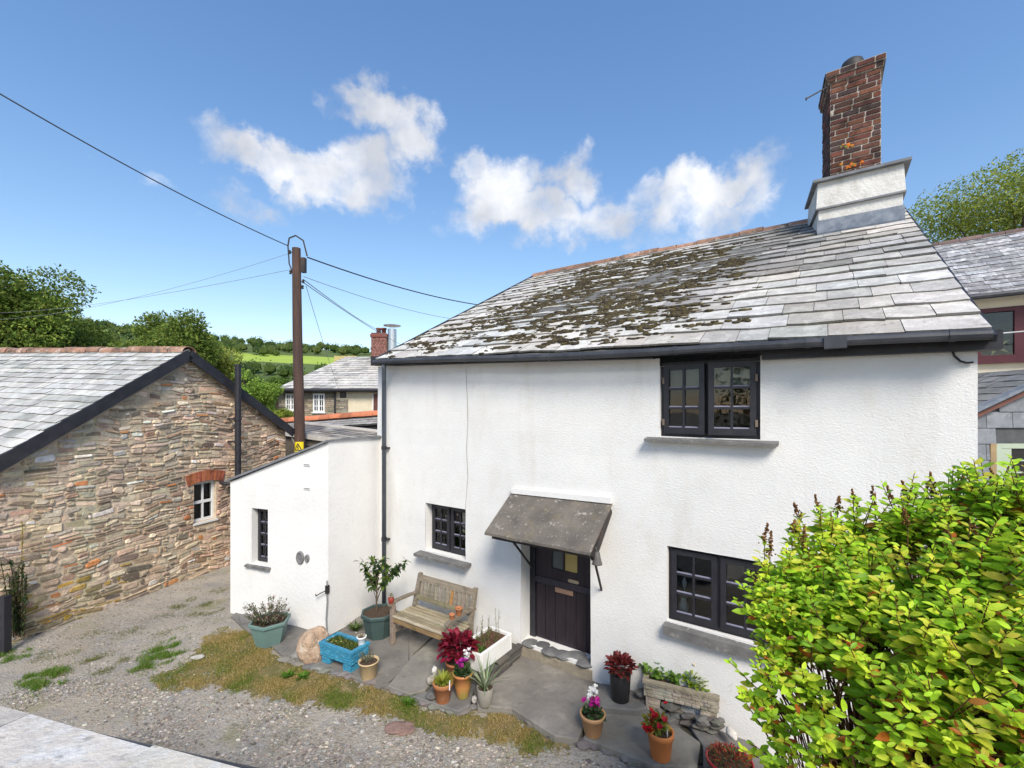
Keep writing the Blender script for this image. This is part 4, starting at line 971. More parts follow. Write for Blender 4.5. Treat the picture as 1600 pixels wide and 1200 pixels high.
# lane toward the left: smoother worn tarmac/slate strip
# flagstone terrace
FLs = [
 ([(440, 1022), (470, 985), (512, 998), (560, 962), (600, 955), (640, 985), (640, 1040), (600, 1072), (520, 1050)], .035),
 ([(604, 1072), (645, 1022), (690, 985), (720, 1000), (725, 1015), (664, 1078), (640, 1086)], .05),
 ([(642, 1088), (666, 1080), (722, 1020), (765, 1045), (742, 1080), (735, 1103), (716, 1113)], .06),
]
ter = MB()
def flagpoly(px, z, tint, th=.09):
    pts = [G(x, y, z) for x, y in px]; cx_ = sum((p.x for p in pts))/len(pts); cy_ = sum((p.y for p in pts))/len(pts)
    sh_ = [min(.985, 1-.014/max(.05, math.hypot(p.x-cx_, p.y-cy_))) for p in pts] if th > .061 else [1]*len(pts)
    pts = [V((cx_+(p.x-cx_)*k+U(-.006, .006), cy_+(p.y-cy_)*k+U(-.006, .006), p.z)) for p, k in zip(pts, sh_)]; ter.prism([(p.x, p.y) for p in pts][::-1], z-th, z, tint)
flagpoly([(372, 966), (515, 992), (600, 950), (640, 930), (770, 985), (835, 1012), (1000, 1060), (1200, 1110), (1200, 1200), (1090, 1192), (1020, 1192), (905, 1146), (800, 1104), (716, 1108), (600, 1068), (520, 1046), (445, 1022)], .012, (.30, .29, .22), .06)
FLs.append(([(638, 975), (692, 978), (648, 1019), (639, 1036)], .042))
for i_, (pxs, z) in enumerate(FLs): flagpoly(pxs, z, ((.92, .9, .86), (1.1, 1.08, 1.0), (.86, .87, .88), (.95, .92, .86))[i_])
flagpoly([(360, 962), (372, 952), (440, 968), (515, 995), (470, 1030), (440, 1022), (420, 1005), (385, 985)], .02, (.8, .8, .8))
flagpoly([(372, 960), (395, 955), (398, 968), (376, 974)], .05, (.85, .87, .88))
flagpoly([(560, 955), (640, 930), (760, 975), (760, 1000), (700, 985), (640, 1000), (600, 960)], .03, (.7, .68, .64))
flagpoly([(738, 1078), (770, 1048), (800, 1022), (838, 1012), (930, 1048), (948, 1062), (905, 1155), (868, 1150), (800, 1108), (745, 1102)], .075, (1.12, 1.08, 1.02))
flagpoly([(908, 1152), (950, 1078), (990, 1100), (1062, 1135), (1096, 1160), (1092, 1200), (1020, 1197), (960, 1172)], .07, (1.0, 1.0, .94))
flagpoly([(920, 1096), (936, 1066), (1000, 1075), (1034, 1100), (996, 1110), (940, 1105)], .14, (.78, .8, .82), .12)
flagpoly([(1000, 1096), (1034, 1074), (1080, 1095), (1090, 1112), (1045, 1128)], .12, (.7, .7, .7), .12)
flagpoly([(1062, 1112), (1110, 1100), (1170, 1135), (1200, 1210), (1100, 1230), (1096, 1165)], .06, (.8, .8, .8))
flagpoly([(1010, 1075), (1040, 1045), (1180, 1090), (1300, 1140), (1300, 1200), (1120, 1130)], .055, (.7, .7, .7))
for k in range(0):
    a0_, a1_ = 4.62+k*.34, 4.62+k*.34+.325; pts = [FC.world((a0_, -.20+U(-.03, .03), 0)), FC.world((a1_, -.20+U(-.03, .03), 0)), FC.world((a1_, .05, 0)), FC.world((a0_, .05, 0))]
    ter.prism([(p.x, p.y) for p in pts], 0, .24+U(-.02, .03), tmul((.42, .41, .40), U(.8, 1.2)))
to = ter.build('flagstone_terrace', FLAG, None, bevel=.012); tag(to, kind='structure')
# ragged edging stones of the terrace
eg = MB(); er_ = random.Random(6)
edge = [(440, 1030), (480, 1042), (520, 1052), (560, 1062), (600, 1074), (640, 1090), (680, 1104), (716, 1114), (745, 1104), (800, 1112), (850, 1140), (880, 1155), (930, 1168), (975, 1182), (1020, 1200)]
for i in range(len(edge)-1):
    for k in range(3):
        t = k/3+er_.uniform(0, .2); a, b = edge[i], edge[i+1]; p = G(a[0]+(b[0]-a[0])*t, a[1]+(b[1]-a[1])*t, 0)
        eg.blob((p.x, p.y, .015), er_.uniform(.04, .09), sx=1.3, sy=.8, sz=.45, amp=.5, seed=i*3+k, tint=jit((.85, .83, .8), .25))
for i in range(26):
    p = FC.world((er_.uniform(4.70, 5.55), er_.uniform(-.14, -.04), 0)); eg.blob((p.x, p.y, er_.uniform(.05, .24)), er_.uniform(.04, .08), sx=1.5, sy=.8, sz=.6, amp=.5, seed=200+i, tint=jit((.62, .6, .57), .25))
eo = eg.build('edging_stones', FLAG, None); tag(eo, kind='stuff'); eo['label'] = 'ragged row of small edging stones along the terrace'; eo['category'] = 'stones'

# turf and grass
TURF = M('dry_turf', (.22, .16, .07), (.13, .125, .04), rough=1, scale=4, over=[((.32, .24, .12), 9, .5, .65, .7), ((.065, .085, .018), 3, .55, .7, .7)], bump=1, bscale=50, bdist=.03)
BAND = [(340, 984), (390, 986), (440, 1030), (500, 1052), (560, 1068), (600, 1082), (660, 1104), (715, 1120), (760, 1112), (805, 1118), (850, 1150), (882, 1160), (868, 1176), (820, 1172), (770, 1150), (700, 1148), (640, 1128), (560, 1108), (480, 1098), (440, 1090), (390, 1082), (330, 1070), (262, 1078), (246, 1062), (300, 1030), (325, 1000)]
TUFTS = [[(236, 1018), (272, 1002), (272, 1020), (246, 1042), (228, 1050), (222, 1044)], [(38, 1080), (62, 1052), (92, 1050), (88, 1066), (60, 1080)], [(0, 1022), (8, 1012), (24, 1016), (6, 1038), (0, 1042)]]
SPARSE = [[(60, 1010), (150, 985), (250, 960), (300, 935), (355, 905), (358, 935), (300, 975), (230, 1010), (120, 1050), (40, 1060)], [(150, 1030), (205, 1026), (230, 1040), (160, 1060), (90, 1075), (80, 1056)], [(255, 950), (330, 925), (345, 945), (290, 985), (250, 975)]]
def inpoly(x, y, P):
    c = False; j = len(P)-1
    for i in range(len(P)):
        if (P[i][1] > y) != (P[j][1] > y) and x < (P[j][0]-P[i][0])*(y-P[i][1])/(P[j][1]-P[i][1])+P[i][0]: c = not c
        j = i
    return c
def gpoly(px): return [(G(x, y).x, G(x, y).y) for x, y in px]
tm = MB()
band = gpoly(BAND)
def fine(P, k=4, amp=.06):
    out = []
    for i in range(len(P)):
        a, b = P[i], P[(i+1) % len(P)]
        for j in range(k): t = j/k; x = a[0]+(b[0]-a[0])*t; y = a[1]+(b[1]-a[1])*t; out.append((x+amp*noise.noise(V((x*5, y*5, 1))), y+amp*noise.noise(V((x*5, y*5, 7)))))
    return out
import mathutils.geometry as mg
# turf as a fine grid clipped to the outline so that it follows the ground
rg0 = random.Random(3)
def turfgrid(P, cell=.032, z=-.005):
    bx = [p[0] for p in P]; by = [p[1] for p in P]; idx = {}; vs = []; fs = []
    i0, i1 = int(min(bx)/cell)-1, int(max(bx)/cell)+2; j0, j1 = int(min(by)/cell)-1, int(max(by)/cell)+2
    def vi(i, j):
        if (i, j) not in idx:
            x, y = i*cell+.02*noise.noise(V((i*.7, j*.7, 2))), j*cell+.02*noise.noise(V((i*.7, j*.7, 5)))
            idx[(i, j)] = len(vs); vs.append((x, y, gz_(x, y)+z+.010*noise.noise(V((x*6, y*6, 3)))))
        return idx[(i, j)]
    for i in range(i0, i1):
        for j in range(j0, j1):
            if inpoly((i+.5)*cell+.1*noise.noise(V((i*.35, j*.35, 0)))+.14*noise.noise(V((i*.13, j*.13, 4)))+rg0.gauss(0, .025), (j+.5)*cell+.1*noise.noise(V((i*.35, j*.35, 9)))+.14*noise.noise(V((i*.13, j*.13, 6)))+rg0.gauss(0, .025), P): fs.append((vi(i, j), vi(i+1, j), vi(i+1, j+1), vi(i, j+1)))
    tm.add(vs, fs)
turfgrid(band)
tf = tm.build('turf', TURF, None, smooth=True); tag(tf, kind='structure')
gm = MB(); rg = random.Random(77)
def scatter(P, n, hl, pal_, prob=lambda x, y: 1, jx=.24):
    bx = [p[0] for p in P]; by = [p[1] for p in P]; k = 0; it = 0
    while k < n and it < n*12:
        it += 1; x, y = rg.uniform(min(bx)-.15, max(bx)+.15), rg.uniform(min(by)-.15, max(by)+.15)
        if not inpoly(x+jx*noise.noise(V((x*5, y*5, 0)))+rg.gauss(0, jx*.22), y+jx*noise.noise(V((x*5, y*5, 3)))+rg.gauss(0, jx*.22), P) or rg.random() > prob(x, y): continue
        k += 1; L = rg.uniform(*hl); a = rg.uniform(0, 6.28); ln = rg.uniform(.3, 1.3)
        gm.blade(V((x, y, gz_(x, y)-.005)), V((math.cos(a)*ln, math.sin(a)*ln, 1)).normalized()*L, rg.uniform(.002, .0045), pal_(x, y))
DRY = [(.50, .37, .15), (.42, .31, .11), (.58, .45, .22), (.32, .26, .08)]; GRN = [(.16, .24, .03), (.21, .28, .045), (.12, .19, .03), (.28, .30, .07)]
def bp_(x, y): return jit(rg.choice(GRN if noise.noise(V((x*2.2, y*2.2, 8)))+.3*rg.uniform(-1, 1) > .14 else DRY), .2)
scatter(band, 44000, (.010, .042), bp_, lambda x, y: -.05+1.0*(noise.noise(V((x*3, y*3, 1)))+.5))
for T in TUFTS: scatter(gpoly(T), 3000, (.02, .07), lambda x, y: jit(rg.choice([(.13, .27, .03), (.17, .31, .04), (.10, .20, .03), (.3, .3, .1)]), .2), lambda x, y: max(.02, .45+1.5*noise.noise(V((x*7, y*7, 2)))), .3)
for T in SPARSE: scatter(gpoly(T), 2600, (.012, .035), lambda x, y: jit(rg.choice([(.2, .22, .06), (.13, .18, .04), (.3, .26, .12)]), .2), lambda x, y: max(0, noise.noise(V((x*3, y*3, 5)))*1.6))
go = gm.build('grass', LEAFM, None); tag(go, 'dry yellow and green grass along the terrace edge', 'grass', kind='stuff')
# loose gravel
pm = MB(); rp = random.Random(31)
def peb(x, y, s, tint): pm.blob((x, y, gz_(x, y)+s*.05-.008), s, sx=rp.uniform(.8, 1.5), sy=rp.uniform(.6, 1.2), sz=.55, amp=.55, sub=1, seed=rp.random()*50, tint=tint)
PC = [(.44, .40, .355), (.34, .31, .275), (.24, .22, .20), (.34, .30, .26), (.46, .44, .42), (.30, .26, .225), (.27, .275, .28), (.17, .155, .145)]
GA = gpoly([(0, 1085), (120, 1060), (260, 1080), (440, 1095), (560, 1110), (700, 1150), (860, 1180), (1010, 1196), (1100, 1245), (900, 1290), (500, 1290), (300, 1180), (0, 1115)])
bx = [p[0] for p in GA]; by = [p[1] for p in GA]; k = 0
while k < 9000:
    x, y = rp.uniform(min(bx), max(bx)), rp.uniform(min(by), max(by))
    if not inpoly(x, y, GA) or rp.random() > .45+noise.noise(V((x*1.5, y*1.5, 4)))*.9: continue
    k += 1; peb(x, y, rp.choice([.004, .006, .008, .010, .012, .018])*rp.uniform(.5, 1.2), jit(rp.choice(PC), .3))
for _ in range(2600):
    px, py = rp.uniform(60, 370), rp.uniform(900, 1080); p = G(px, py); peb(p.x, p.y, rp.uniform(.005, .013), jit(rp.choice(PC), .25))
po_ = pm.build('gravel', STONE, None); tag(po_, 'loose grey and pinkish gravel on the lane', 'gravel', kind='stuff')
# bigger loose stones
def stone(name, label, px, py, r_, tint, sx=1, sy=1, sz=.6, z=0, amp=.45, seed=1, cat='stone', sub=3, mat=None):
    p = G(px, py, z); m = MB(); m.blob((0, 0, r_*sz*.7), r_, sx, sy, sz, amp, sub, seed, 1.1, tint); o = m.build(name, mat or STONE, None, loc=p); return tag(o, label, cat)
stone('flat_stone', 'flat reddish slab lying in the gravel below the grass', 626, 1140, .13, (.25, .17, .15), 1.1, .8, .2, seed=4)
stone('loose_stone', 'pale flat stone in the dry grass left of the hexagonal planter', 308, 1028, .06, (.45, .44, .42), 1.3, .8, .3, seed=6)
BOULD = M('boulder', (.46, .33, .23), (.30, .20, .135), rough=.9, scale=4, lo=.4, hi=.6, over=[((.60, .50, .40), 6, .54, .66, .75), ((.10, .08, .07), 5, .60, .68, .8), ((.42, .22, .10), 3, .6, .75, .6)], bump=1, bscale=9, bdist=.06, bump2=(30, .6, .02))
stone('boulder', 'buff quartz boulder beside the blue trough at the lean-to corner', 489, 1028, .235, (1, 1, 1), .82, .9, 1.05, amp=.40, seed=3, cat='boulder', mat=BOULD)
stone('loose_stone', 'grey slab stone in front of the boulder', 468, 1028, .13, (.24, .24, .23), 1.0, .8, .4, seed=9)
stone('loose_stone', 'dark stone leaning on the terracotta pot of yellow foliage', 674, 1090, .07, (.13, .13, .13), .8, 1.2, .6, z=.06, seed=15)
stone('loose_stone', 'round pale stone behind the pot of yellow foliage', 675, 1068, .06, (.36, .34, .30), 1, 1, .9, z=.06, seed=17)
stone('loose_stone', 'white stone on the terrace beside the red leafed plant', 679, 1052, .045, (.6, .6, .6), .8, .8, 1.1, z=.14, seed=18)
stone('loose_stone', 'small grey stone between the glazed pot and the grey pot', 741, 1096, .045, (.42, .41, .40), .7, 1, .9, z=.06, seed=19)

# ---- hills
def hilltop(az):  # elevation tangent of the skyline
    px = 800+FPX*math.tan(az) if abs(az) < 1.4 else (-4000 if az < 0 else 4000)
    pts = [(-4000, 500), (0, 512), (140, 516), (230, 528), (340, 540), (450, 549), (520, 553), (600, 557), (800, 560), (1200, 565), (4000, 540)]
    for (a, b), (c, d) in zip(pts, pts[1:]):
        if a <= px <= c: return (HZ-(b+(d-b)*(px-a)/(c-a)))/FPX
    return .1
FIELD = M('hillside', (1.1, 1.1, 1.05), (.95, .97, .9), rough=1, scale=.05, tint=True, bump=0, over=[((.09, .12, .04), .09, .58, .75, .35)])
m = MB(); NA, NR = 140, 40; vs = []
Rs = [60+ (680-60)*(j/(NR-1))**1.2 for j in range(NR)]
for j, r_ in enumerate(Rs):
    for i in range(NA):
        az = R(-88)+R(176)*i/(NA-1); ty = hilltop(az)*620
        x, y = r_*math.sin(az)/max(.25, math.cos(az)) if False else r_*math.tan(az) if abs(az) < R(70) else r_*math.tan(R(70))*(1 if az > 0 else -1)*(1+abs(az)-R(70)), r_
        t = max(0, min(1, (r_-110)/(620-110))); t = t*t*(3-2*t)
        z = -3+(CH+3+ty)*t+4*noise.noise(V((x*.008, y*.008, 0)))*t*(1-t)*2
        vs.append((x, y, z-.2))
def hcol(x, y, z):
    px = 800+FPX*x/y; py = HZ-FPX*(z-CH)/y
    g = (.085, .12, .035)
    yf = 553+(px-380)*.045
    if 365 < px < 522 and yf-1 < py < yf+11: return (.27, .36, .06)
    if 522 < px < 556 and 556 < py < 566: return (.42, .33, .12)
    if 556 < px < 640 and 559 < py < 568: return (.40, .33, .12) if py > 563 else (.3, .36, .09)
    if 110 < px < 190 and 515 < py < 521: return (.28, .34, .1)
    return g
fs_ = []; tn = []
for j in range(NR-1):
    for i in range(NA-1):
        f = (j*NA+i, j*NA+i+1, (j+1)*NA+i+1, (j+1)*NA+i); fs_.append(f)
b_ = len(m.v)
# finer sampling of colours: subdivide faces whose centre lies in the field belt
for f in fs_:
    p = [V(vs[k]) for k in f]; c = sum(p, V())/4; px = 800+FPX*c.x/c.y; py = HZ-FPX*(c.z-CH)/c.y
    if 340 < px < 660 and 535 < py < 585 or (100 < px < 200 and 505 < py < 530):
        K = 5
        for a in range(K):
            for q in range(K):
                P_ = lambda u, v: bil(p, u, v)
                w4 = [P_(a/K, q/K), P_((a+1)/K, q/K), P_((a+1)/K, (q+1)/K), P_(a/K, (q+1)/K)]; cc = sum(w4, V())/4
                m.add(w4, [(0, 1, 2, 3)], hcol(cc.x, cc.y, cc.z))
    else: m.add(p, [(0, 1, 2, 3)], (.06, .095, .028))
ho = m.build('hills', FIELD, None, smooth=True); tag(ho, kind='structure')
# woods and hedgerows on the hillside
wm = MB(); rw = random.Random(13)
def hz_at(x, y):
    az = math.atan2(x, y); t = max(0, min(1, (y-110)/(620-110))); t = t*t*(3-2*t)
    return -3+(CH+3+hilltop(az)*620)*t+4*noise.noise(V((x*.008, y*.008, 0)))*t*(1-t)*2-.2
WG = [(.09, .15, .036), (.115, .175, .042), (.14, .20, .05), (.075, .125, .042), (.17, .22, .06)]
def fartree(x, y, s, nq=60):
    z = hz_at(x, y); tint = rw.choice(WG); c = V((x, y, z+s*.75))
    wm.blob(c, s*.78, 1, 1, .85, .4, 1, rw.random()*40, 1.5, tmul(tint, .7))
    for _ in range(nq):
        d = rdir(rw)
        if d.y > .5: continue
        p = c+V((d.x, d.y, d.z*.85))*s*rw.uniform(.75, 1.1); t = jit(tint, .35)
        ld = (rdir(rw)+d*.4).normalized(); xx = ld.cross(rdir(rw))
        if xx.length < .1: continue
        wm.quad(p, ld, xx.normalized(), s*rw.uniform(.16, .34), s*.2, t)
k = 0; it = 0
while k < 560 and it < 20000:
    it += 1; y = rw.uniform(130, 600); px = rw.uniform(60, 660); x = (px-800)/FPX*y; z = hz_at(x, y); py = HZ-FPX*(z+5-CH)/y
    skip = (360 < px < 660 and 548 < py < 572+ (px-380)*.02)
    if skip or py > 640: continue
    fartree(x, y, rw.uniform(3.5, 6.5)); k += 1
for i in range(150):   # skyline hedgerow
    px = 100+560*i/150+rw.uniform(-2, 2); y = 612; x = (px-800)/FPX*y; fartree(x, y, rw.choice([1.6, 2.2, 2.6, 4.2 if px < 430 else 3]), 34)
for i in range(40):    # hedge between the fields
    t = i/40; px = 370+290*t; y = 520; x = (px-800)/FPX*y
    if 520 < px < 660: fartree(x, 560, 1.5, 24)
wo_ = wm.build('woodland', LEAFF, None); tag(wo_, 'distant wooded hillside and hedgerows', 'woodland', kind='stuff')
# ================================================================ POTS AND PLANTS
def mpp(px, py, z): p = G(px, py, z); return p.y/FPX   # metres per photo pixel there
def potroot(name, label, cat, px, py, z, rz=0.0, group=None):
    p = G(px, py, z); return thing(name, label, cat, p, rz, group)
def potmesh(root, rt, rb, h, mat, n=28, rim=.0, rimh=.03, wall=.014, poly=0, belly=None, sx=1, name='pot'):
    m = MB(); prof = [(rb*.96, 0), (rb, .006)]
    if belly: prof += [(belly[0], belly[1]*h), ]
    if rim: prof += [(rt-rim*.6, h-rimh), (rt+rim*.2, h-rimh+.004), (rt+rim*.3, h-.006), (rt+rim*.15, h)]
    else: prof += [(rt, h-.005), (rt-.003, h)]
    prof += [(rt-wall, h), (rt-wall-.003, h-.05), (max(.01, rt-wall-.02), h-.07)]
    m.lathe(prof, poly or n, sx=sx, ang=math.pi/poly if poly else 0)
    o = m.build(name, mat, root, smooth=not poly)
    s = MB(); k = poly or 20; sr = rt-wall-.002; vs = [(0, 0, h-.02)]; fs_ = []
    for j, rr in enumerate((.5, 1)):
        for i in range(k): a = 2*math.pi*i/k+(math.pi/poly if poly else 0); vs.append((sr*rr*math.cos(a)*sx, sr*rr*math.sin(a), h-.03+U(-.006, .008)))
    fs_ += [(0, 1+i, 1+(i+1) % k) for i in range(k)]+[(1+i, 1+k+i, 1+k+(i+1) % k, 1+(i+1) % k) for i in range(k)]
    s.add(vs, fs_); s.build('soil', SOIL, root)
    return o
def ball_foliage(root, name, c, rad, n, L, W, cols, up=.4, mat=LEAFM, stemcol=None, r=rng):
    m = MB(); c = V(c)
    for _ in range(n):
        d = rdir(r)
        if d.z < -.35: d.z *= -.6
        k = r.uniform(.45, 1.0); p = c+V((d.x*rad[0], d.y*rad[1], d.z*rad[2]))*k
        dd = (d+V((0, 0, up))+rdir(r)*.5).normalized(); s = r.uniform(.65, 1.25)
        m.leaf(p, dd, V((U(-.3, .3), U(-.3, .3), 1)), L*s, W*s, jit(r.choice(cols), .25), droop=r.uniform(0, .45))
    if stemcol:
        for _ in range(max(6, n//12)):
            d = rdir(r); d.z = abs(d.z)+.4; p = c+V((d.x*rad[0], d.y*rad[1], d.z*rad[2]))*.7
            b = V((c.x+U(-.02, .02), c.y+U(-.02, .02), c.z-rad[2]*.8)); m.tube([b, b.lerp(p, .5)+V((0, 0, .01)), p], .0028, 4, stemcol)
    return m.build(name, mat, root)
def strap_foliage(root, name, c, n, L, w, droop, cols, spread=.7, r=rng):
    m = MB()
    for _ in range(n):
        a = r.uniform(0, 6.28); d = V((math.cos(a)*spread*r.uniform(.2, 1), math.sin(a)*spread*r.uniform(.2, 1), 1))
        m.arcblade(V(c)+V((d.x, d.y, 0))*.02, d, L*r.uniform(.6, 1.15), w, droop*r.uniform(.5, 1.4), 6, jit(r.choice(cols), .2))
    return m.build(name, LEAFM, root)
def flowers(root, name, c, rad, n, s, cols, h0=.0, petals=5, stem=True, r=rng):
    c = V(c)
    for _ in range(n):
        m = MB(); p = c+V((r.gauss(0, rad*.5), r.gauss(0, rad*.5), r.uniform(0, h0))); col = jit(r.choice(cols), .12)
        ax = (V((0, -.4, 1))+rdir(r)*.6).normalized(); x = ax.cross(V((1, .2, 0))).normalized(); y = ax.cross(x)
        for k in range(petals):
            a = 6.283*k/petals+r.uniform(-.2, .2); d = x*math.cos(a)+y*math.sin(a)+ax*r.uniform(.1, .9)
            m.leaf(p, d, ax, s*r.uniform(.8, 1.15), s*.7, col, droop=-.1)
        if stem: m.tube([p, V((p.x*.7+c.x*.3, p.y*.7+c.y*.3, c.z-.08))], .002, 4, (.12, .18, .05))
        m.build(name, PETAL, root)
TEAL = M('green_glazed_plastic', (.15, .24, .22), (.12, .20, .185), rough=.5, scale=3, over=[((.28, .30, .26), 9, .58, .75, .4)], bump=.15)
TEAL2 = M('dark_green_plastic', (.055, .09, .085), (.045, .075, .07), rough=.5, scale=3, over=[((.16, .19, .17), 7, .6, .75, .4)], bump=.1)
CREAMP = M('cream_bucket', (.55, .42, .25), (.49, .36, .20), rough=.6, over=[((.35, .26, .15), 7, .6, .8, .5)], bump=.1)
BLUE = M('blue_painted_stone', (.045, .26, .40), (.035, .20, .33), rough=.6, scale=8, over=[((.14, .38, .50), 16, .55, .7, .5), ((.10, .10, .09), 10, .68, .8, .5)], bump=.9, bscale=22, bdist=.02)
# hexagonal planter with dead heather
t = potroot('hexagonal_planter', 'sea green hexagonal planter with sparse half-dead shrub beside the lean-to', 'potted plant', 422, 1004, 0, R(10), None)
potmesh(t, .275, .185, .34, TEAL, poly=6, rim=.03, rimh=.045, wall=.02)
m = MB(); r_ = random.Random(2)
for i in range(70):
    a = r_.uniform(0, 6.28); b = V((math.cos(a)*r_.uniform(0, .16)-.03, math.sin(a)*.12, .31)); tip = b+V((math.cos(a)*.16+r_.uniform(-.08, .04), math.sin(a)*.10, r_.uniform(.10, .33)))
    m.tube([b, b.lerp(tip, .5)+rdir(r_)*.02, tip], [.004, .003, .0015], 4, jit((.13, .10, .07), .3))
    for k in range(9):
        p = b.lerp(tip, r_.uniform(.35, 1)); m.leaf(p, rdir(r_)+V((0, 0, .5)), V((0, 0, 1)), .042, .017, jit(r_.choice([(.12, .15, .06), (.20, .20, .12), (.30, .26, .2), (.08, .12, .03), (.34, .22, .20)]), .25))
m.build('shrub', LEAFM, t)
# octagonal pot with small evergreen tree
t = potroot('octagonal_pot', 'dark green octagonal pot with small glossy-leaved tree left of the bench', 'potted plant', 592, 992, .03, R(12))
potmesh(t, .26, .185, .36, TEAL2, poly=8, rim=.03, rimh=.05, wall=.02)
m = MB(); m.tube([(-.03, 0, .3), (-.035, .0, .5), (-.03, .01, .75), (-.02, .0, .95)], [.014, .012, .010, .006], 6, (.16, .12, .08))
lf = MB(); r_ = random.Random(4)
CANE = [((-.18, .0, .98), .62), ((-.08, -.05, 1.14), .72), ((.06, .0, 1.10), .8), ((.14, .03, .98), .6), ((-.24, -.02, 1.10), .62), ((.30, -.02, 1.0), .66), ((.10, -.08, .85), .5), ((-.05, .05, .86), .55), ((.21, .05, .92), .55), ((-.14, .03, .83), .5), ((.0, .0, 1.0), .7), ((.38, .0, 1.06), .68)]
for tip, hb in CANE:
    tip = V(tip); b = V((-.03, 0, hb)); m.tube([b, b.lerp(tip, .6)+V((0, 0, .03)), tip], [.006, .004, .002], 5, (.13, .12, .06))
    for k in range(34):
        p = b.lerp(tip, r_.uniform(.6, 1.05))+rdir(r_)*.02; lf.leaf(p, rdir(r_)+V((0, 0, .25)), V((0, 0, 1)), r_.uniform(.07, .11), r_.uniform(.034, .05), jit(r_.choice([(.05, .10, .03), (.08, .15, .035), (.20, .26, .05), (.035, .075, .028), (.12, .19, .04)]), .2), droop=.25)
m.build('trunk', BARK, t); lf.build('foliage', LEAFM, t)
# blue trough
p1, p2 = G(506, 1038, .0), G(550, 1055, .0); ang = math.atan2(p2.y-p1.y, p2.x-p1.x)
def trough(name, label, loc, ang, L, D, H, legh, mat, bwt, tintf, legw=.12):
    t = thing(name, label, 'planter', loc, ang)
    m = MB(); wl = .035; r_ = random.Random(len(label))
    def bl(s0, s1, z0, z1, fto, z_base):
        masonry(m, fto, s0, s1, z0, z1, (.03, .05), (.05, .12), lambda r, x, z: tintf(r), gap=.006, prot=(.004, .012), jitter=.25, wav=.0, r=r_)
    m.box(0, L, 0, wl, legh, H-.001, tintf(r_)); m.box(0, L, D-wl, D, legh, H-.001, tintf(r_)); m.box(0, wl, wl, D-wl, legh, H-.0015, tintf(r_)); m.box(L-wl, L, wl, D-wl, legh, H-.0015, tintf(r_)); m.box(wl, L-wl, wl, D-wl, legh+.001, legh+.03, tintf(r_))
    bl(0, L, legh, H-.03, lambda s, z, o: V((s, -o, z)), 0); bl(0, D, legh, H-.03, lambda s, z, o: V((L+o, s, z)), 0); bl(0, D, legh, H-.03, lambda s, z, o: V((-o, D-s, z)), 0)
    rimt = tintf(r_)
    m.box(-.014, L+.014, -.014, wl+.006, H-.032, H, rimt); m.box(-.014, L+.014, D-wl-.006, D+.014, H-.032, H, rimt); m.box(-.014, wl+.006, wl+.006, D-wl-.006, H-.032, H-.001, rimt); m.box(L-wl-.006, L+.014, wl+.006, D-wl-.006, H-.032, H-.001, rimt)
    m.build('trough', mat, t)
    for x in (.02, L-legw-.02):
        m = MB(); m.box(x, x+legw, .01, D-.01, 0, legh, tintf(r_)); m2 = m
        masonry(m, lambda s, z, o: V((s, .01-o, z)), x, x+legw, 0, legh, (.03, .05), (.05, .12), lambda r, a, b: tintf(r), gap=.006, prot=(.003, .01), jitter=.2, wav=0, r=r_)
        masonry(m, lambda s, z, o: V((x+legw+o, s, z)), .01, D-.01, 0, legh, (.03, .05), (.05, .12), lambda r, a, b: tintf(r), gap=.006, prot=(.003, .01), jitter=.2, wav=0, r=r_)
        m.build('leg', mat, t)
    s = MB(); n = 14
    vs = [(wl+(L-2*wl)*i/n, wl+(D-2*wl)*j/5, H-.035+.02*noise.noise(V((i*.5, j*.5, L*9)))) for j in range(6) for i in range(n+1)]
    s.add(vs, [(j*(n+1)+i, j*(n+1)+i+1, (j+1)*(n+1)+i+1, (j+1)*(n+1)+i) for j in range(5) for i in range(n)]); s.build('soil', SOIL, t)
    return t
bt = trough('blue_trough', 'blue painted stone-effect trough on two legs full of moss and low plants', p1+V((-.05, 0, 0)), ang, .58, .30, .30, .13, BLUE, 0, lambda r: tmul((1, 1, 1), r.uniform(.8, 1.15)), .14)
m = MB(); r_ = random.Random(6)
for i in range(520):
    x, y = r_.uniform(.04, .50), r_.uniform(.04, .26); m.leaf(V((x, y, .27+.03*noise.noise(V((x*9, y*9, 0))))), rdir(r_)+V((0, 0, 1.1)), V((0, 0, 1)), r_.uniform(.02, .055), r_.uniform(.008, .016), jit(r_.choice([(.10, .17, .02), (.16, .22, .03), (.07, .12, .02), (.20, .2, .05)]), .25))
m.build('foliage', LEAFM, bt)
flowers(bt, 'flower', (.2, .15, .32), .2, 7, .012, [(.7, .6, .5), (.6, .55, .2)], .02)
# white pot on the trough
Fb = bt.matrix_world
def tloc(o, x, y, z): c, s = math.cos(o.rotation_euler.z), math.sin(o.rotation_euler.z); return V((o.location.x+x*c-y*s, o.location.y+x*s+y*c, o.location.z+z))
t = thing('small_pot', 'small white pot of brown stonecrop on the corner of the blue trough', 'potted plant', tloc(bt, .515, .235, .265), 0)
potmesh(t, .062, .042, .13, WHITEP, rim=.01, rimh=.025, wall=.007); ball_foliage(t, 'foliage', (0, 0, .125), (.045, .045, .02), 60, .022, .012, [(.35, .24, .10), (.28, .2, .08), (.4, .32, .2)])
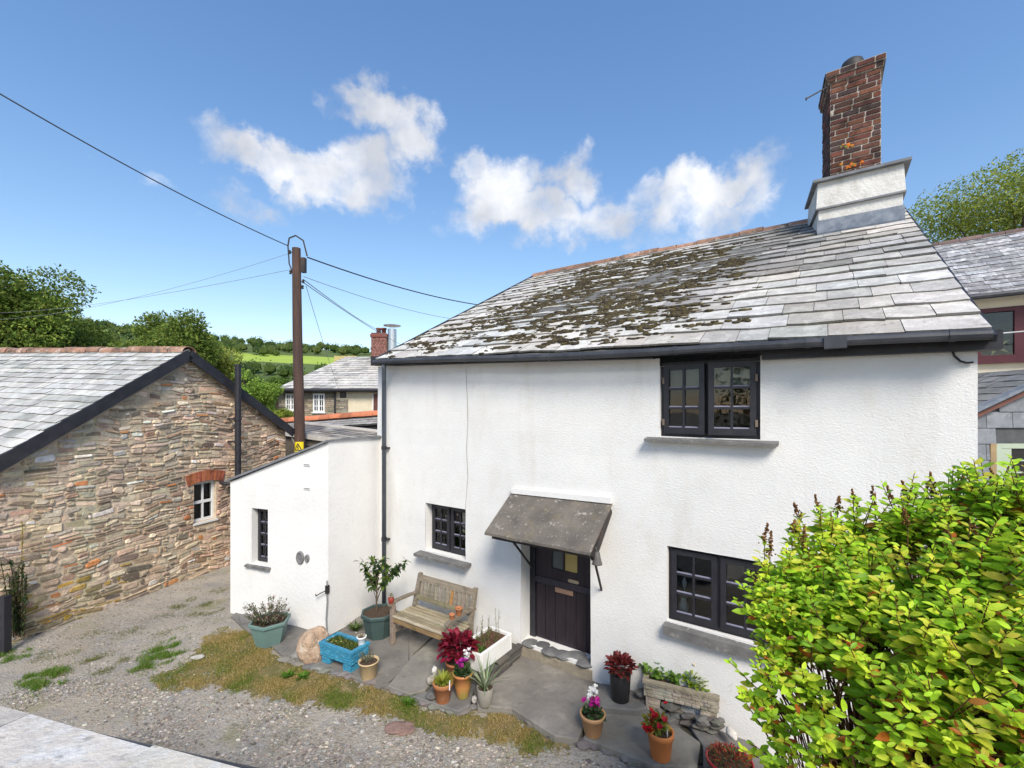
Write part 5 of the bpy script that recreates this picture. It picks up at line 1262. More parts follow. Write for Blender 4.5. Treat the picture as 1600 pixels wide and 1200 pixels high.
# cream bucket
t = potroot('cream_pot', 'cream plastic pot with wispy grey-green plant in front of the blue trough', 'potted plant', 576, 1060, 0.01)
potmesh(t, .125, .092, .23, CREAMP, rim=.012, rimh=.02, wall=.008)
m = MB(); r_ = random.Random(8)
for i in range(26):
    a = r_.uniform(0, 6.28); b = V((r_.uniform(-.06, .03), r_.uniform(-.03, .05), .2)); d = V((math.cos(a)*.05-.02, math.sin(a)*.05, r_.uniform(.06, .15)))
    m.tube([b, b+d*.6, b+d], .0022, 4, (.2, .17, .12))
    for k in range(9): m.leaf(b+d*r_.uniform(.3, 1), rdir(r_)+V((0, 0, .5)), V((0, 0, 1)), .022, .007, jit(r_.choice([(.20, .24, .15), (.15, .18, .10), (.28, .28, .2)]), .2))
m.build('foliage', LEAFM, t)

# ---- bench
bl_ = G(611, 1008, .04); bo = FC.loc(bl_)
bench = thing('park_bench', 'weathered slatted timber bench with armrests against the white wall', 'bench', FC.world((bo.x-.03, bo.y, .04)), CANG+R(1.5))
bL, bD = 1.13, .50
SH_ = .43
def wood(k=.25): return jit((1, 1, 1), k)
for x in (0, bL-.06):
    m = MB(); m.box(x, x+.06, 0, .06, 0, .585, wood(.1)); m.build('leg', WOODG, bench, bevel=.004)
    m = MB(); tb = wood(.1); m.hexa([V((x, bD-.06, 0)), V((x+.06, bD-.06, 0)), V((x+.06, bD, 0)), V((x, bD, 0)), V((x, bD-.06, .42)), V((x+.06, bD-.06, .42)), V((x+.06, bD, .42)), V((x, bD, .42))], tb)
    m.hexa([V((x, bD-.06, .42)), V((x+.06, bD-.06, .42)), V((x+.06, bD, .42)), V((x, bD, .42)), V((x, bD+.06, .855)), V((x+.06, bD+.06, .855)), V((x+.06, bD+.11, .855)), V((x, bD+.11, .855))], tb); m.build('leg', WOODG, bench)
    m = MB(); ys = [(-.04, .59), (.10, .62), (.35, .615), (.56, .595)]
    for (a, b), (c, d) in zip(ys, ys[1:]): m.hexa([V((x-.002, a, b-.03)), V((x+.062, a, b-.03)), V((x+.062, c, d-.03)), V((x-.002, c, d-.03)), V((x-.002, a, b)), V((x+.062, a, b)), V((x+.062, c, d)), V((x-.002, c, d))], (.9, .9, .9))
    m.build('armrest', WOODG, bench)
    m = MB(); m.box(x+.015, x+.045, .06, bD-.06, .16, .20); m.build('stretcher', WOODG, bench)
m = MB()
for i in range(7):
    y = -.005+i*.074; zc = SH_-.012*math.sin(i/6*3.14)-.004*i; m.hexa([V((.061 if i in (0, 6) else .0, y, zc-.022)), V((bL-(.061 if i in (0, 6) else 0), y, zc-.022)), V((bL-(.061 if i in (0, 6) else 0), y+.052, zc-.022)), V((.061 if i in (0, 6) else 0, y+.052, zc-.022)), V((.061 if i in (0, 6) else 0, y, zc)), V((bL-(.061 if i in (0, 6) else 0), y, zc)), V((bL-(.061 if i in (0, 6) else 0), y+.052, zc)), V((.061 if i in (0, 6) else 0, y+.052, zc))], tmul(jit((1.1, 1.08, 1.0), .3), 1.3))
m.build('seat', WOODG, bench, bevel=.004)
m = MB(); m.box(.06, bL-.06, .008, .04, SH_-.10, SH_-.024, (1.2, .95, .6)); m.build('apron', WOODG, bench)
m = MB()
yb = lambda z: bD-.03+(z-.42)*.24
def rail(z0, z1, t): m.hexa([V((.06, yb(z0)-.018, z0)), V((bL-.06, yb(z0)-.018, z0)), V((bL-.06, yb(z0)+.02, z0)), V((.06, yb(z0)+.02, z0)), V((.06, yb(z1)-.018, z1)), V((bL-.06, yb(z1)-.018, z1)), V((bL-.06, yb(z1)+.02, z1)), V((.06, yb(z1)+.02, z1))], t)
rail(.755, .835, (1, 1, 1)); rail(.50, .56, (.8, .85, .7))
for i in range(13):
    x = .10+i*(bL-.2-.05)/12; z0, z1 = .56, .755; t_ = wood(.2) if i != 8 else (1.5, .95, .45)
    m.hexa([V((x, yb(z0)-.008, z0)), V((x+.048, yb(z0)-.008, z0)), V((x+.048, yb(z0)+.01, z0)), V((x, yb(z0)+.01, z0)), V((x, yb(z1)-.008, z1)), V((x+.048, yb(z1)-.008, z1)), V((x+.048, yb(z1)+.01, z1)), V((x, yb(z1)+.01, z1))], t_)
m.build('backrest', WOODG, bench)
# small pots standing on the arms
t = thing('small_pot', 'tiny red pot with a wispy plant on the left arm of the bench', 'potted plant', tloc(bench, .03, .0, .598), 0)
potmesh(t, .045, .032, .075, M('red_plastic', (.28, .045, .03), rough=.4, bump=0), wall=.005); ball_foliage(t, 'foliage', (0, 0, .09), (.03, .03, .05), 40, .035, .008, [(.2, .28, .06), (.3, .3, .08), (.25, .22, .1)], up=1)
t = thing('small_pot', 'empty orange terracotta pot on the right arm of the bench', 'pot', tloc(bench, bL-.03, .22, .617), 0)
potmesh(t, .05, .036, .10, TERRA, rim=.008, rimh=.025, wall=.006)
t = thing('small_pot', 'smaller terracotta pot nearer the end of the right bench arm', 'pot', tloc(bench, bL-.03, .085, .614), 0)
potmesh(t, .04, .03, .07, TERRA, rim=.006, rimh=.02, wall=.006)

# ---- white sink on stone plinth
s0 = FC.loc(G(750, 1026, .42)); 
pl = thing('stone_plinth', 'dark stacked slate plinth carrying the white sink', 'plinth', FC.world((s0.x-.36, s0.y, .04)), CANG)
m = MB(); r_ = random.Random(9); z = 0
while z < .17:
    h_ = r_.uniform(.03, .055); x = -.02
    while x < .40:
        w_ = r_.uniform(.10, .22)
        for yy in (0.02, .26, .5): m.box(x+r_.uniform(-.02, .02), min(x+w_, .43)+r_.uniform(0, .02), yy+r_.uniform(-.03, .02), yy+.24+r_.uniform(-.02, .10), z, z+h_-.004, jit((.5, .48, .46), .3))
        x += w_
    z += h_
m.box(.02, .35, .05, .60, 0, .165, (.4, .4, .4)); m.build('plinth', FLAG, pl, bevel=.008)
sk = thing('sink_planter', 'white glazed sink planted with herbs beside the front door', 'planter', FC.world((s0.x-.37, s0.y, .04+.185)), CANG)
m = MB(); W_, D_, H_ = .38, .66, .215; wl = .035
m.box(0, W_, 0, wl, 0, H_); m.box(0, W_, D_-wl, D_, 0, H_); m.box(0, wl, wl, D_-wl, 0, H_-.001); m.box(W_-wl, W_, wl, D_-wl, 0, H_-.001); m.box(wl, W_-wl, wl, D_-wl, .001, .03)
m.build('sink', M('sink_glaze', (.78, .78, .76), (.70, .70, .68), rough=.3, scale=6, over=[((.08, .075, .065), 3.2, .66, .72, .8)], bump=.1), sk, bevel=.008)
m = MB(); m.box(wl-.001, W_-wl+.001, wl-.001, D_-wl+.001, .03, H_-.04); m.build('soil', M('red_brown_soil', (.12, .055, .03), (.08, .04, .025), scale=25, bump=1, bscale=40, bdist=.02), sk)
m = MB(); r_ = random.Random(19)
for i in range(26):
    b = V((r_.uniform(.05, .33), r_.uniform(.1, .6), H_-.05)); hh = r_.choice([.08, .12, .2, .34]); tip = b+V((r_.uniform(-.06, .06), r_.uniform(-.05, .05), hh))
    m.tube([b, b.lerp(tip, .5)+rdir(r_)*.01, tip], .0025, 4, jit((.22, .20, .10), .3))
    for k in range(10): m.leaf(b.lerp(tip, r_.uniform(.1, 1)), rdir(r_)+V((0, 0, .4)), V((0, 0, 1)), .03, .012, jit(r_.choice([(.25, .2, .08), (.13, .2, .05), (.32, .26, .14), (.1, .16, .03)]), .25))
for k in range(60): m.leaf(V((r_.uniform(.12, .32), r_.uniform(.03, .2), H_-.03)), rdir(r_)+V((0, 0, .6)), V((0, 0, 1)), .04, .03, jit((.09, .18, .03), .2))
m.build('foliage', LEAFM, sk)
# heuchera in front of the sink
RED = [(.20, .010, .028), (.27, .016, .045), (.13, .008, .022), (.33, .03, .07), (.17, .012, .02)]
t = potroot('red_leaf_plant', 'large crimson leafed plant in a terracotta pot in front of the white sink', 'potted plant', 712, 1062, .05)
potmesh(t, .13, .10, .24, TERRA, rim=.012); ball_foliage(t, 'foliage', (.02, -.02, .40), (.22, .20, .17), 300, .085, .072, RED, up=.15, stemcol=(.2, .03, .04))
# terracotta with yellow foliage
t = potroot('terracotta_pot', 'terracotta pot of spiky yellow-green foliage at the terrace edge', 'potted plant', 692, 1095, .055)
potmesh(t, .115, .078, .225, TERRA, rim=.014, rimh=.05)
strap_foliage(t, 'foliage', (0, 0, .2), 190, .15, .006, 1.3, [(.42, .44, .05), (.34, .40, .05), (.5, .48, .10), (.25, .33, .04)], .9)
m = MB(); m.box(.085, .095, -.10, -.06, .18, .27); m.build('plant_tag', WHITEP, t)
# glazed pot with cyclamen
GLZ = bpy.data.materials.new('glazed_terracotta'); GLZ = M('glazed_terracotta', (.48, .19, .07), (.30, .24, .06), rough=.28, scale=2.6, lo=.42, hi=.58, over=[((.5, .28, .12), 5, .55, .7, .6)], bump=.05, spec=.5)
t = potroot('glazed_pot', 'glazed orange and olive pot of magenta and white cyclamen', 'potted plant', 723, 1088, .06)
potmesh(t, .118, .068, .285, GLZ, rim=.014, rimh=.03, belly=(.098, .5))
ball_foliage(t, 'foliage', (0, 0, .29), (.085, .085, .05), 80, .06, .055, [(.03, .08, .025), (.05, .11, .03), (.12, .16, .10)], up=.4)
flowers(t, 'flower', (.0, -.02, .36), .055, 12, .035, [(.45, .015, .25), (.38, .01, .28), (.55, .03, .3)], .09); flowers(t, 'flower', (.05, .03, .44), .05, 10, .038, [(.8, .78, .76)], .06)
# grey pot with spider plant
t = potroot('grey_pot', 'grey pot with striped spiky grass leaves beside the front step', 'potted plant', 758, 1100, .06)
potmesh(t, .098, .075, .20, M('grey_pot', (.27, .25, .22), (.22, .2, .18), rough=.6, bump=.1), wall=.008)
strap_foliage(t, 'foliage', (0, 0, .17), 52, .36, .009, .9, [(.30, .38, .20), (.48, .52, .36), (.2, .3, .12), (.55, .56, .42)], .75)
# black pot with dark red heuchera
t = potroot('black_pot', 'tall black pot with dark red curly leaves right of the door', 'potted plant', 969, 1092, .14)
potmesh(t, .118, .10, .30, M('black_plastic', (.018, .018, .02), rough=.4, bump=0), wall=.006)
ball_foliage(t, 'foliage', (0, 0, .36), (.15, .13, .11), 230, .07, .045, [(.16, .022, .022), (.22, .035, .035), (.10, .015, .02), (.26, .06, .05)], up=.3)
# cyclamen in terracotta
TERR2 = M('pale_terracotta', (.47, .27, .14), (.40, .21, .10), rough=.7, scale=4, over=[((.25, .2, .06), 3, .5, .65, .6)], bump=.2, bscale=40)
t = potroot('cyclamen_pot', 'pale terracotta pot with white and magenta cyclamen on the slab', 'potted plant', 926, 1146, .07)
potmesh(t, .128, .085, .215, TERR2, rim=.014, rimh=.04)
ball_foliage(t, 'foliage', (0, 0, .215), (.085, .085, .06), 90, .06, .055, [(.03, .085, .03), (.045, .11, .03), (.14, .18, .11)])
flowers(t, 'flower', (.0, -.01, .29), .055, 14, .04, [(.45, .012, .24), (.5, .02, .3), (.3, .01, .26)], .06); flowers(t, 'flower', (.01, .03, .38), .045, 14, .036, [(.82, .8, .78)], .07)
# begonia in terracotta
ORT = M('orange_terracotta', (.56, .20, .06), (.48, .165, .05), rough=.65, scale=4, over=[((.6, .34, .18), 6, .6, .75, .4)], bump=.15, bscale=50)
t = potroot('begonia_pot', 'tall orange terracotta pot with red begonia flowers and yellow leaves', 'potted plant', 1032, 1182, .07)
potmesh(t, .122, .092, .255, ORT, rim=.012, rimh=.05)
ball_foliage(t, 'foliage', (-.04, .03, .29), (.10, .08, .09), 110, .065, .038, [(.22, .28, .04), (.32, .30, .04), (.14, .22, .03), (.42, .22, .03)], up=.3, stemcol=(.35, .12, .04))
flowers(t, 'flower', (-.04, .0, .30), .12, 9, .038, [(.55, .01, .02), (.45, .01, .03)], .12, petals=6); flowers(t, 'flower', (-.13, -.03, .28), .04, 4, .05, [(.6, .012, .03)], .03, petals=6)
m = MB(); m.box(.045, .05, -.06, -.035, .22, .32); m.build('plant_tag', WHITEP, t)
# stone-effect trough
q1, q2 = G(1012, 1108, .12), G(1112, 1142, .06); a_ = math.atan2(q2.y-q1.y, q2.x-q1.x)
t1 = G(1006, 1066, .40); t2 = G(1122, 1100, .36); a_ = math.atan2(t2.y-t1.y, t2.x-t1.x)
TRG = M('reconstituted_stone', (.34, .30, .235), (.25, .22, .175), rough=.95, scale=9, tint=True, over=[((.10, .09, .07), 9, .56, .7, .6), ((.46, .42, .34), 16, .6, .7, .5)], bump=.8, bscale=30, bdist=.012)
st = trough('stone_trough', 'stone-block effect trough on two legs with green bedding plants under the window', V((t1.x, t1.y, .10)), a_, (t2-t1).length, .34, .33, .16, TRG, 0, lambda r: jit((1, 1, 1), .2), .15)
Lq = (t2-t1).length
m = MB(); r_ = random.Random(22)
for cx, cy, n_, hh, sp in ((.16, .25, 60, .20, .10), (.10, .12, 40, .09, .07), (.30, .12, 44, .09, .06), (-.02, .2, 22, .12, .05), (.22, .28, 16, .30, .04)):
    for i in range(n_):
        p = V((cx+r_.gauss(0, sp*.6), cy+r_.gauss(0, sp*.5), .31+r_.uniform(.0, hh))); m.leaf(p, rdir(r_)+V((0, 0, .5)), V((0, 0, 1)), .05, .05, jit(r_.choice([(.15, .28, .03), (.20, .34, .05), (.12, .24, .03)]), .2))
        if i % 3 == 0: m.tube([V((cx, cy, .28)), p], .0025, 4, (.16, .24, .06))
for i in range(330):
    d = rdir(r_); d.z = abs(d.z); p = V((.54, .17, .33))+V((d.x*.14, d.y*.12, d.z*.17))*r_.uniform(.6, 1); m.leaf(p, d+V((0, 0, .3))+rdir(r_)*.4, V((0, -.4, 1)), .06, .046, jit(r_.choice([(.34, .44, .05), (.42, .48, .07), (.24, .36, .04)]), .18))
for i in range(22):
    b = V((.54+r_.uniform(-.06, .06), .2+r_.uniform(-.05, .05), .42)); m.tube([b, b+V((r_.uniform(-.04, .04), 0, r_.uniform(.08, .16)))], .002, 4, (.5, .5, .25))
m.build('foliage', LEAFM, st)
flowers(st, 'flower', (.54, .2, .54), .12, 26, .016, [(.7, .62, .35), (.62, .6, .3)], .05)
# blue pot with grass
t = potroot('blue_pot', 'dark blue glazed pot with fine arching grass beside the stone trough', 'potted plant', 1168, 1116, .10)
potmesh(t, .15, .10, .26, M('cobalt_glaze', (.012, .022, .10), (.02, .035, .14), rough=.2, spec=.6, bump=0), rim=.012)
strap_foliage(t, 'foliage', (0, 0, .24), 230, .52, .0028, 1.0, [(.28, .32, .20), (.20, .26, .14), (.36, .36, .26)], .8)
# red bowl with succulents
t = potroot('red_bowl', 'shiny red bowl of rusty red and green succulents at the hedge foot', 'potted plant', 1140, 1212, .06)
potmesh(t, .20, .12, .15, M('red_glaze', (.30, .012, .018), (.24, .01, .015), rough=.18, spec=.6, bump=0), rim=.014)
ball_foliage(t, 'foliage', (0, 0, .15), (.18, .18, .08), 420, .036, .013, [(.30, .05, .03), (.22, .035, .03), (.12, .16, .04), (.38, .10, .04), (.09, .13, .04)], up=.5)
stone('loose_stone', 'smooth white stone behind the red bowl', 1143, 1150, .075, (.62, .60, .56), .6, 1.1, .5, z=.16, amp=.2, seed=33)

# plants self-seeded
def weed(label, px, py, z, n, L, w, cols, spread=.7, name='weed'):
    p = G(px, py, z); m = MB()
    for i in range(n):
        a = U(0, 6.28); m.leaf(V((U(-.03, .03), U(-.03, .03), 0)), V((math.cos(a)*spread, math.sin(a)*spread, U(.3, 1.2))), V((0, 0, 1)), L*U(.5, 1.2), w, jit(rng.choice(cols), .25), droop=.3)
    return tag(m.build(name, LEAFM, None, loc=p), label, 'weed')
GW = [(.10, .22, .02), (.14, .27, .03)]
weed('bright green weed in the dry grass below the planter', 450, 1058, 0, 60, .10, .02, GW)
weed('bright green weed in the grass below the cream pot', 473, 1060, 0, 50, .09, .02, GW)
weed('low green weed at the grass edge below the reddish flowerpots', 640, 1092+8, 0, 50, .09, .02, GW)
weed('green weed at the terrace edge under the grey pot', 770, 1104, .02, 40, .09, .02, GW)
weed('dark fern-like weed between the lean-to and the octagonal pot', 556, 985, .03, 80, .16, .02, [(.07, .13, .03), (.12, .16, .04)], .6)
# ---- climber, gatepost at the left edge
p = FB.hit(32, 960, -.12); pw = FB.world(p)
t = thing('climbing_shrub', 'dark climbing shrub with yellowing spike against the barn wall', 'shrub', (pw.x, pw.y, 0), 0)
m = MB(); r_ = random.Random(40)
for i in range(16):
    b = V((r_.uniform(-.14, .14), r_.uniform(-.08, .06), .1)); tip = b+V((r_.uniform(-.12, .12), r_.uniform(-.12, .05), r_.uniform(.5, 1.15)))
    m.tube([b, b.lerp(tip, .5), tip], .005, 4, (.09, .06, .04))
    for k in range(44): m.leaf(b.lerp(tip, r_.uniform(.1, 1)), rdir(r_), V((0, 0, 1)), .06, .022, jit(r_.choice([(.035, .07, .022), (.05, .09, .028), (.08, .11, .03)]), .25))
b = V((-.0, 0, .3))
m.tube([b, b+V((.02, 0, .8)), b+V((.03, 0, 1.45))], .005, 4, (.2, .15, .04))
for k in range(60): m.leaf(b+V((.025+r_.uniform(-.02, .02), 0, r_.uniform(.7, 1.45))), rdir(r_), V((0, 0, 1)), .035, .015, jit((.38, .27, .05), .25))
m.build('foliage', LEAFM, t)
gp_ = G(7, 1020); m = MB(); m.box(-.045, .05, -.05, .05, 0, .80); o = m.build('post', BLACK, None, loc=gp_, bevel=.006); tag(o, 'short black timber post at the left edge by the barn', 'post')

# ================================================================ POLE AND WIRES
YP_ = 11.5; pb = at(469, 690, YP_); pt = at(463, 388, YP_)
pole = thing('utility_pole', 'tall brown timber electricity pole with a yellow warning plate', 'utility pole', (pb.x, YP_, 0))
tp = V((pt.x-pb.x, 0, pt.z))
m = MB(); m.tube([(.06, 0, -.5), tp*.3+V((.03, 0, 0)), tp*.7, tp], [.145, .132, .115, .102], 16); m.build('pole', POLEM, pole, smooth=False)
sz_ = at(467, 699, YP_).z; m = MB(); n = 6
cx = lambda z: .06+(tp.x-.06)*z/tp.z
def arcplate(mb_, z0, z1, r_, a0, a1, k, t=None, c0=None):
    vs = []; zc_ = (z0+z1)/2
    for z in (z0, z1):
        for i in range(k+1): a = a0+(a1-a0)*i/k; vs.append((cx(zc_)+r_*math.cos(a), r_*math.sin(a), z))
    mb_.add(vs, [(i, i+1, k+2+i, k+1+i) for i in range(k)], t)
arcplate(m, sz_-.15, sz_+.15, .140, R(180+35), R(360-35), 8)
pl_ = m.build('warning_sign', M('warning_yellow', (.72, .58, .02), (.64, .5, .02), rough=.5, bump=.05), pole)
m = MB(); rr = .145
def onp(a, z): return (cx(sz_)+rr*math.cos(R(270)+a), rr*math.sin(R(270)+a), sz_+z)
def strip(p, q, w):
    p = V(p); q = V(q); d = (q-p).normalized(); s = V((d.y, -d.x))*w/2
    K = 4; vs = []
    for i in range(K+1):
        c = p.lerp(q, i/K); vs += [onp(*( (c+s)*1.0 )), onp(*((c-s)))]
    m.add(vs, [(2*i, 2*i+1, 2*i+3, 2*i+2) for i in range(K)])
# warning triangle and lightning bolt; angles scaled so that 1 unit = 1 rad of arc
sc_ = lambda x, z: V((x/rr, z))
def st2(a, b, w):
    K = 4; vs = []; a = V(a); b = V(b); d = (b-a).normalized(); s = V((d.y, -d.x))*w/2
    for i in range(K+1):
        c = a.lerp(b, i/K)
        for q in (c+s, c-s): vs.append(onp(q.x/rr, q.y))
    m.add(vs, [(2*i, 2*i+1, 2*i+3, 2*i+2) for i in range(K)])
for a, b in (((-.09, -.06), (.09, -.06)), ((.09, -.06), (0, .11)), ((0, .11), (-.09, -.06))): st2(a, b, .022)
st2((.012, .06), (-.018, .0), .018); st2((-.018, .0), (.018, .002), .014); st2((.018, .002), (-.006, -.045), .016)
st2((-.08, -.11), (.08, -.11), .02)
m.build('warning_symbol', BLACK, pl_)
m = MB(); m.box(tp.x+.13, tp.x+.24, -.06, .06, tp.z-.62, tp.z-.25); m.build('fuse_box', IRON, pole)
for dx_, dz in ((.17, -.55), (.19, -.85), (.17, -1.0), (-.16, -.10), (-.14, -.62)):
    m = MB(); q = V((tp.x+dx_, -.02, tp.z+dz)); m.lathe([(.02, -.05), (.035, -.03), (.02, -.01), (.035, .02), (.015, .05)], 10, q); m.tube([q, V((tp.x, 0, q.z-.03))], .012, 5); m.build('insulator', M('insulator_dark', (.05, .045, .045), rough=.3) if 'insulator_dark' not in bpy.data.materials else bpy.data.materials['insulator_dark'], pole)
m = MB(); q = [at(450, 384, YP_), at(452, 372, YP_), at(462, 368, YP_), at(474, 376, YP_), at(480, 400, YP_)]; m.tube([p-V((pb.x, YP_, 0)) for p in q], .02, 5)
q = [at(450, 384, YP_), at(452, 412, YP_), at(459, 430, YP_)]; m.tube([p-V((pb.x, YP_, 0)) for p in q], .018, 5); m.build('jumper_cable', IRON, pole)
WIREM = M('wire_black', (.03, .03, .033), rough=.6, bump=0); WIREG = M('wire_grey', (.26, .28, .31), rough=.6, bump=0)
def wire(a, b, sag, r_, label, mat=WIREM, n=20):
    m = MB(); m.tube([a.lerp(b, i/n)-V((0, 0, 4*sag*(i/n)*(1-i/n))) for i in range(n+1)], r_, 5)
    return tag(m.build('overhead_wire', mat, None), label, 'wire', 'overhead wires from the pole')
w0 = at(450, 384, YP_)
wire(w0, at(-260, -10, 6), .18, .012, 'thick black cable rising from the pole head to the upper left')
wire(at(480, 402, YP_), at(800, 482, 19), .25, .018, 'black cable from the pole head to behind the cottage roof')
wire(at(474, 432, YP_), at(740, 502, 20), .2, .009, 'thin grey wire below the thick cable towards the cottage roof', WIREG)
wire(at(476, 438, YP_), at(600, 520, 26), .12, .012, 'wire from the pole to the far brick chimney', WIREG)
wire(at(475, 442, YP_), at(640, 545, 25), .12, .011, 'lower thin wire passing the steel flue', WIREG)
wire(at(478, 446, YP_), at(530, 610, 23.5), .1, .007, 'faint wire dropping from the pole to the stone house', WIREG)
wire(at(455, 395, YP_), at(-80, 500, 22), .55, .005, 'faint upper wire leaving the pole to the left', WIREG)
wire(at(455, 421, YP_), at(-120, 484, 30), .6, .006, 'faint lower wire leaving the pole to the left', WIREG)

wire(FC.world(h(1523, 524, NY-1.2)), FC.world(h(1760, 500, NY-1.2)), .02, .012, 'pale cable running right from the cottage eave past the maroon window', M('wire_pale', (.6, .6, .6), bump=0), 6)
# ================================================================ TREES
OAK = pal((.16, .24, .045), (.22, .29, .055), (.12, .19, .038), (.28, .33, .07), (.09, .15, .032))
OLV = pal((.26, .32, .06), (.32, .36, .075), (.19, .25, .05), (.37, .38, .09))
BRT = pal((.22, .33, .055), (.27, .39, .065), (.17, .27, .05))
def tr(name, label, px, top, bot, rpx, Y, ncl, r0k, nl, leaf, palt, seed, ry=1.0, cat='tree', zb=-.1, group='trees behind the barn'):
    p = at(px, 600, Y); zt = at(px, top, Y).z; rx = rpx/FPX*Y; zl = at(px, bot, Y).z
    return tree(name, label, cat, (p.x, p.y, zb), zt-zb, (rx, rx*ry, (zt-zl)/2), ncl, rx*r0k, nl, leaf, palt, .03*rx+.12, group, seed)
tr('oak_tree', 'tallest dark leafy tree at the left edge behind the barn', 20, 388, 660, 112, 27, 46, .34, 46000, .20, OAK, 1)
tr('oak_tree', 'lower spreading tree between the tallest tree and the round-topped tree', 110, 486, 680, 85, 30, 34, .32, 28000, .19, OAK, 2)
tr('oak_tree', 'round-topped tree rising above the barn ridge', 262, 452, 690, 76, 29, 40, .32, 32000, .18, OAK, 3)
tr('ash_tree', 'olive green tree descending right of the round-topped tree', 330, 512, 680, 52, 32, 18, .36, 11000, .16, OLV, 4)
tr('willow', 'bright green feathery tree behind the barn gable and pole', 395, 566, 690, 44, 22, 20, .34, 8000, .13, BRT, 5)
tr('dark_bush', 'dark conifer-like bush between the barn gable and the fields', 365, 560, 640, 30, 38, 12, .4, 3000, .2, pal((.04, .065, .02), (.05, .08, .025)), 7)
tr('green_bush', 'mid green bush left of the stone house', 440, 582, 640, 34, 34, 12, .38, 3500, .18, pal((.10, .17, .03), (.13, .2, .035)), 8)
tr('yellow_bush', 'yellow-green bush in front of the stone house corner', 438, 632, 672, 20, 20, 10, .38, 1800, .10, pal((.28, .32, .05), (.22, .28, .05)), 9)
tr('oak_tree', 'dense tree behind the neighbour roof at the right edge', 1600, 236, 420, 140, 21, 34, .32, 24000, .13, pal((.28, .34, .06), (.22, .28, .05), (.36, .38, .085), (.16, .22, .04)), 10, group='trees behind the houses')
# hedge added behind the camera position, out of view, for window panes to mirror
hd = MB(); r_ = random.Random(50)
leafcloud(hd, [(V((-7+i*1.2, -7+.6*math.sin(i*1.7), 2.2+.6*math.sin(i*2.3))), (1.1, 1.0, 2.8)) for i in range(13)], 9000, .2, pal((.10, .15, .03), (.16, .17, .05), (.20, .13, .05)), r=r_)
hb = thing('reflection_hedge', 'unseen hedge added behind the camera for the window panes to reflect', 'hedge', (0, 0, 0)); hd.build('crown', LEAFF, hb)
m = MB()
for i in range(13): m.tube([(-7+i*1.2, -7+.6*math.sin(i*1.7), -.1), (-7+i*1.2, -7, 2.6)], .05, 6)
m.build('stem', BARK, hb)

# ================================================================ FOREGROUND SHRUB
sb = thing('spirea_bush', 'bright lime green shrub with brown seed spikes filling the lower right corner', 'shrub', (2.35, 1.95, 0))
lf = MB(); stm = MB(); spk = MB(); dry = MB(); rs_ = random.Random(61)
O = V((2.35, 1.95, 0))
LG = [(.44, .68, .035), (.53, .75, .045), (.35, .58, .035), (.62, .76, .055), (.25, .45, .03), (.70, .70, .07)]
def surf(px, py, Y): return at(px, py, Y)-O
# outline (photo px) of the crown's near surface with depth: centres of billows
BIL = [(1236, 895, 2.15, .22), (1290, 842, 2.2, .22), (1350, 818, 2.2, .22), (1425, 800, 2.1, .22), (1500, 788, 2.0, .22), (1570, 785, 1.9, .24), (1640, 785, 1.8, .25), (1205, 930, 2.1, .16),
       (1220, 975, 2.05, .22), (1290, 950, 2.0, .24), (1370, 920, 1.9, .24), (1450, 900, 1.8, .24), (1540, 890, 1.7, .26), (1640, 880, 1.6, .26),
       (1208, 1060, 1.95, .22), (1270, 1040, 1.85, .23), (1350, 1010, 1.75, .24), (1440, 1000, 1.65, .24), (1540, 985, 1.55, .24), (1650, 980, 1.45, .25),
       (1212, 1140, 1.9, .2), (1300, 1130, 1.75, .22), (1390, 1110, 1.6, .22), (1490, 1095, 1.5, .22), (1600, 1080, 1.4, .22),
       (1222, 1230, 1.85, .2), (1330, 1220, 1.7, .2), (1430, 1215, 1.55, .2), (1540, 1200, 1.42, .2), (1650, 1190, 1.35, .2),
       (1290, 1330, 1.8, .25), (1420, 1330, 1.6, .25), (1560, 1330, 1.45, .25)]
tips = []
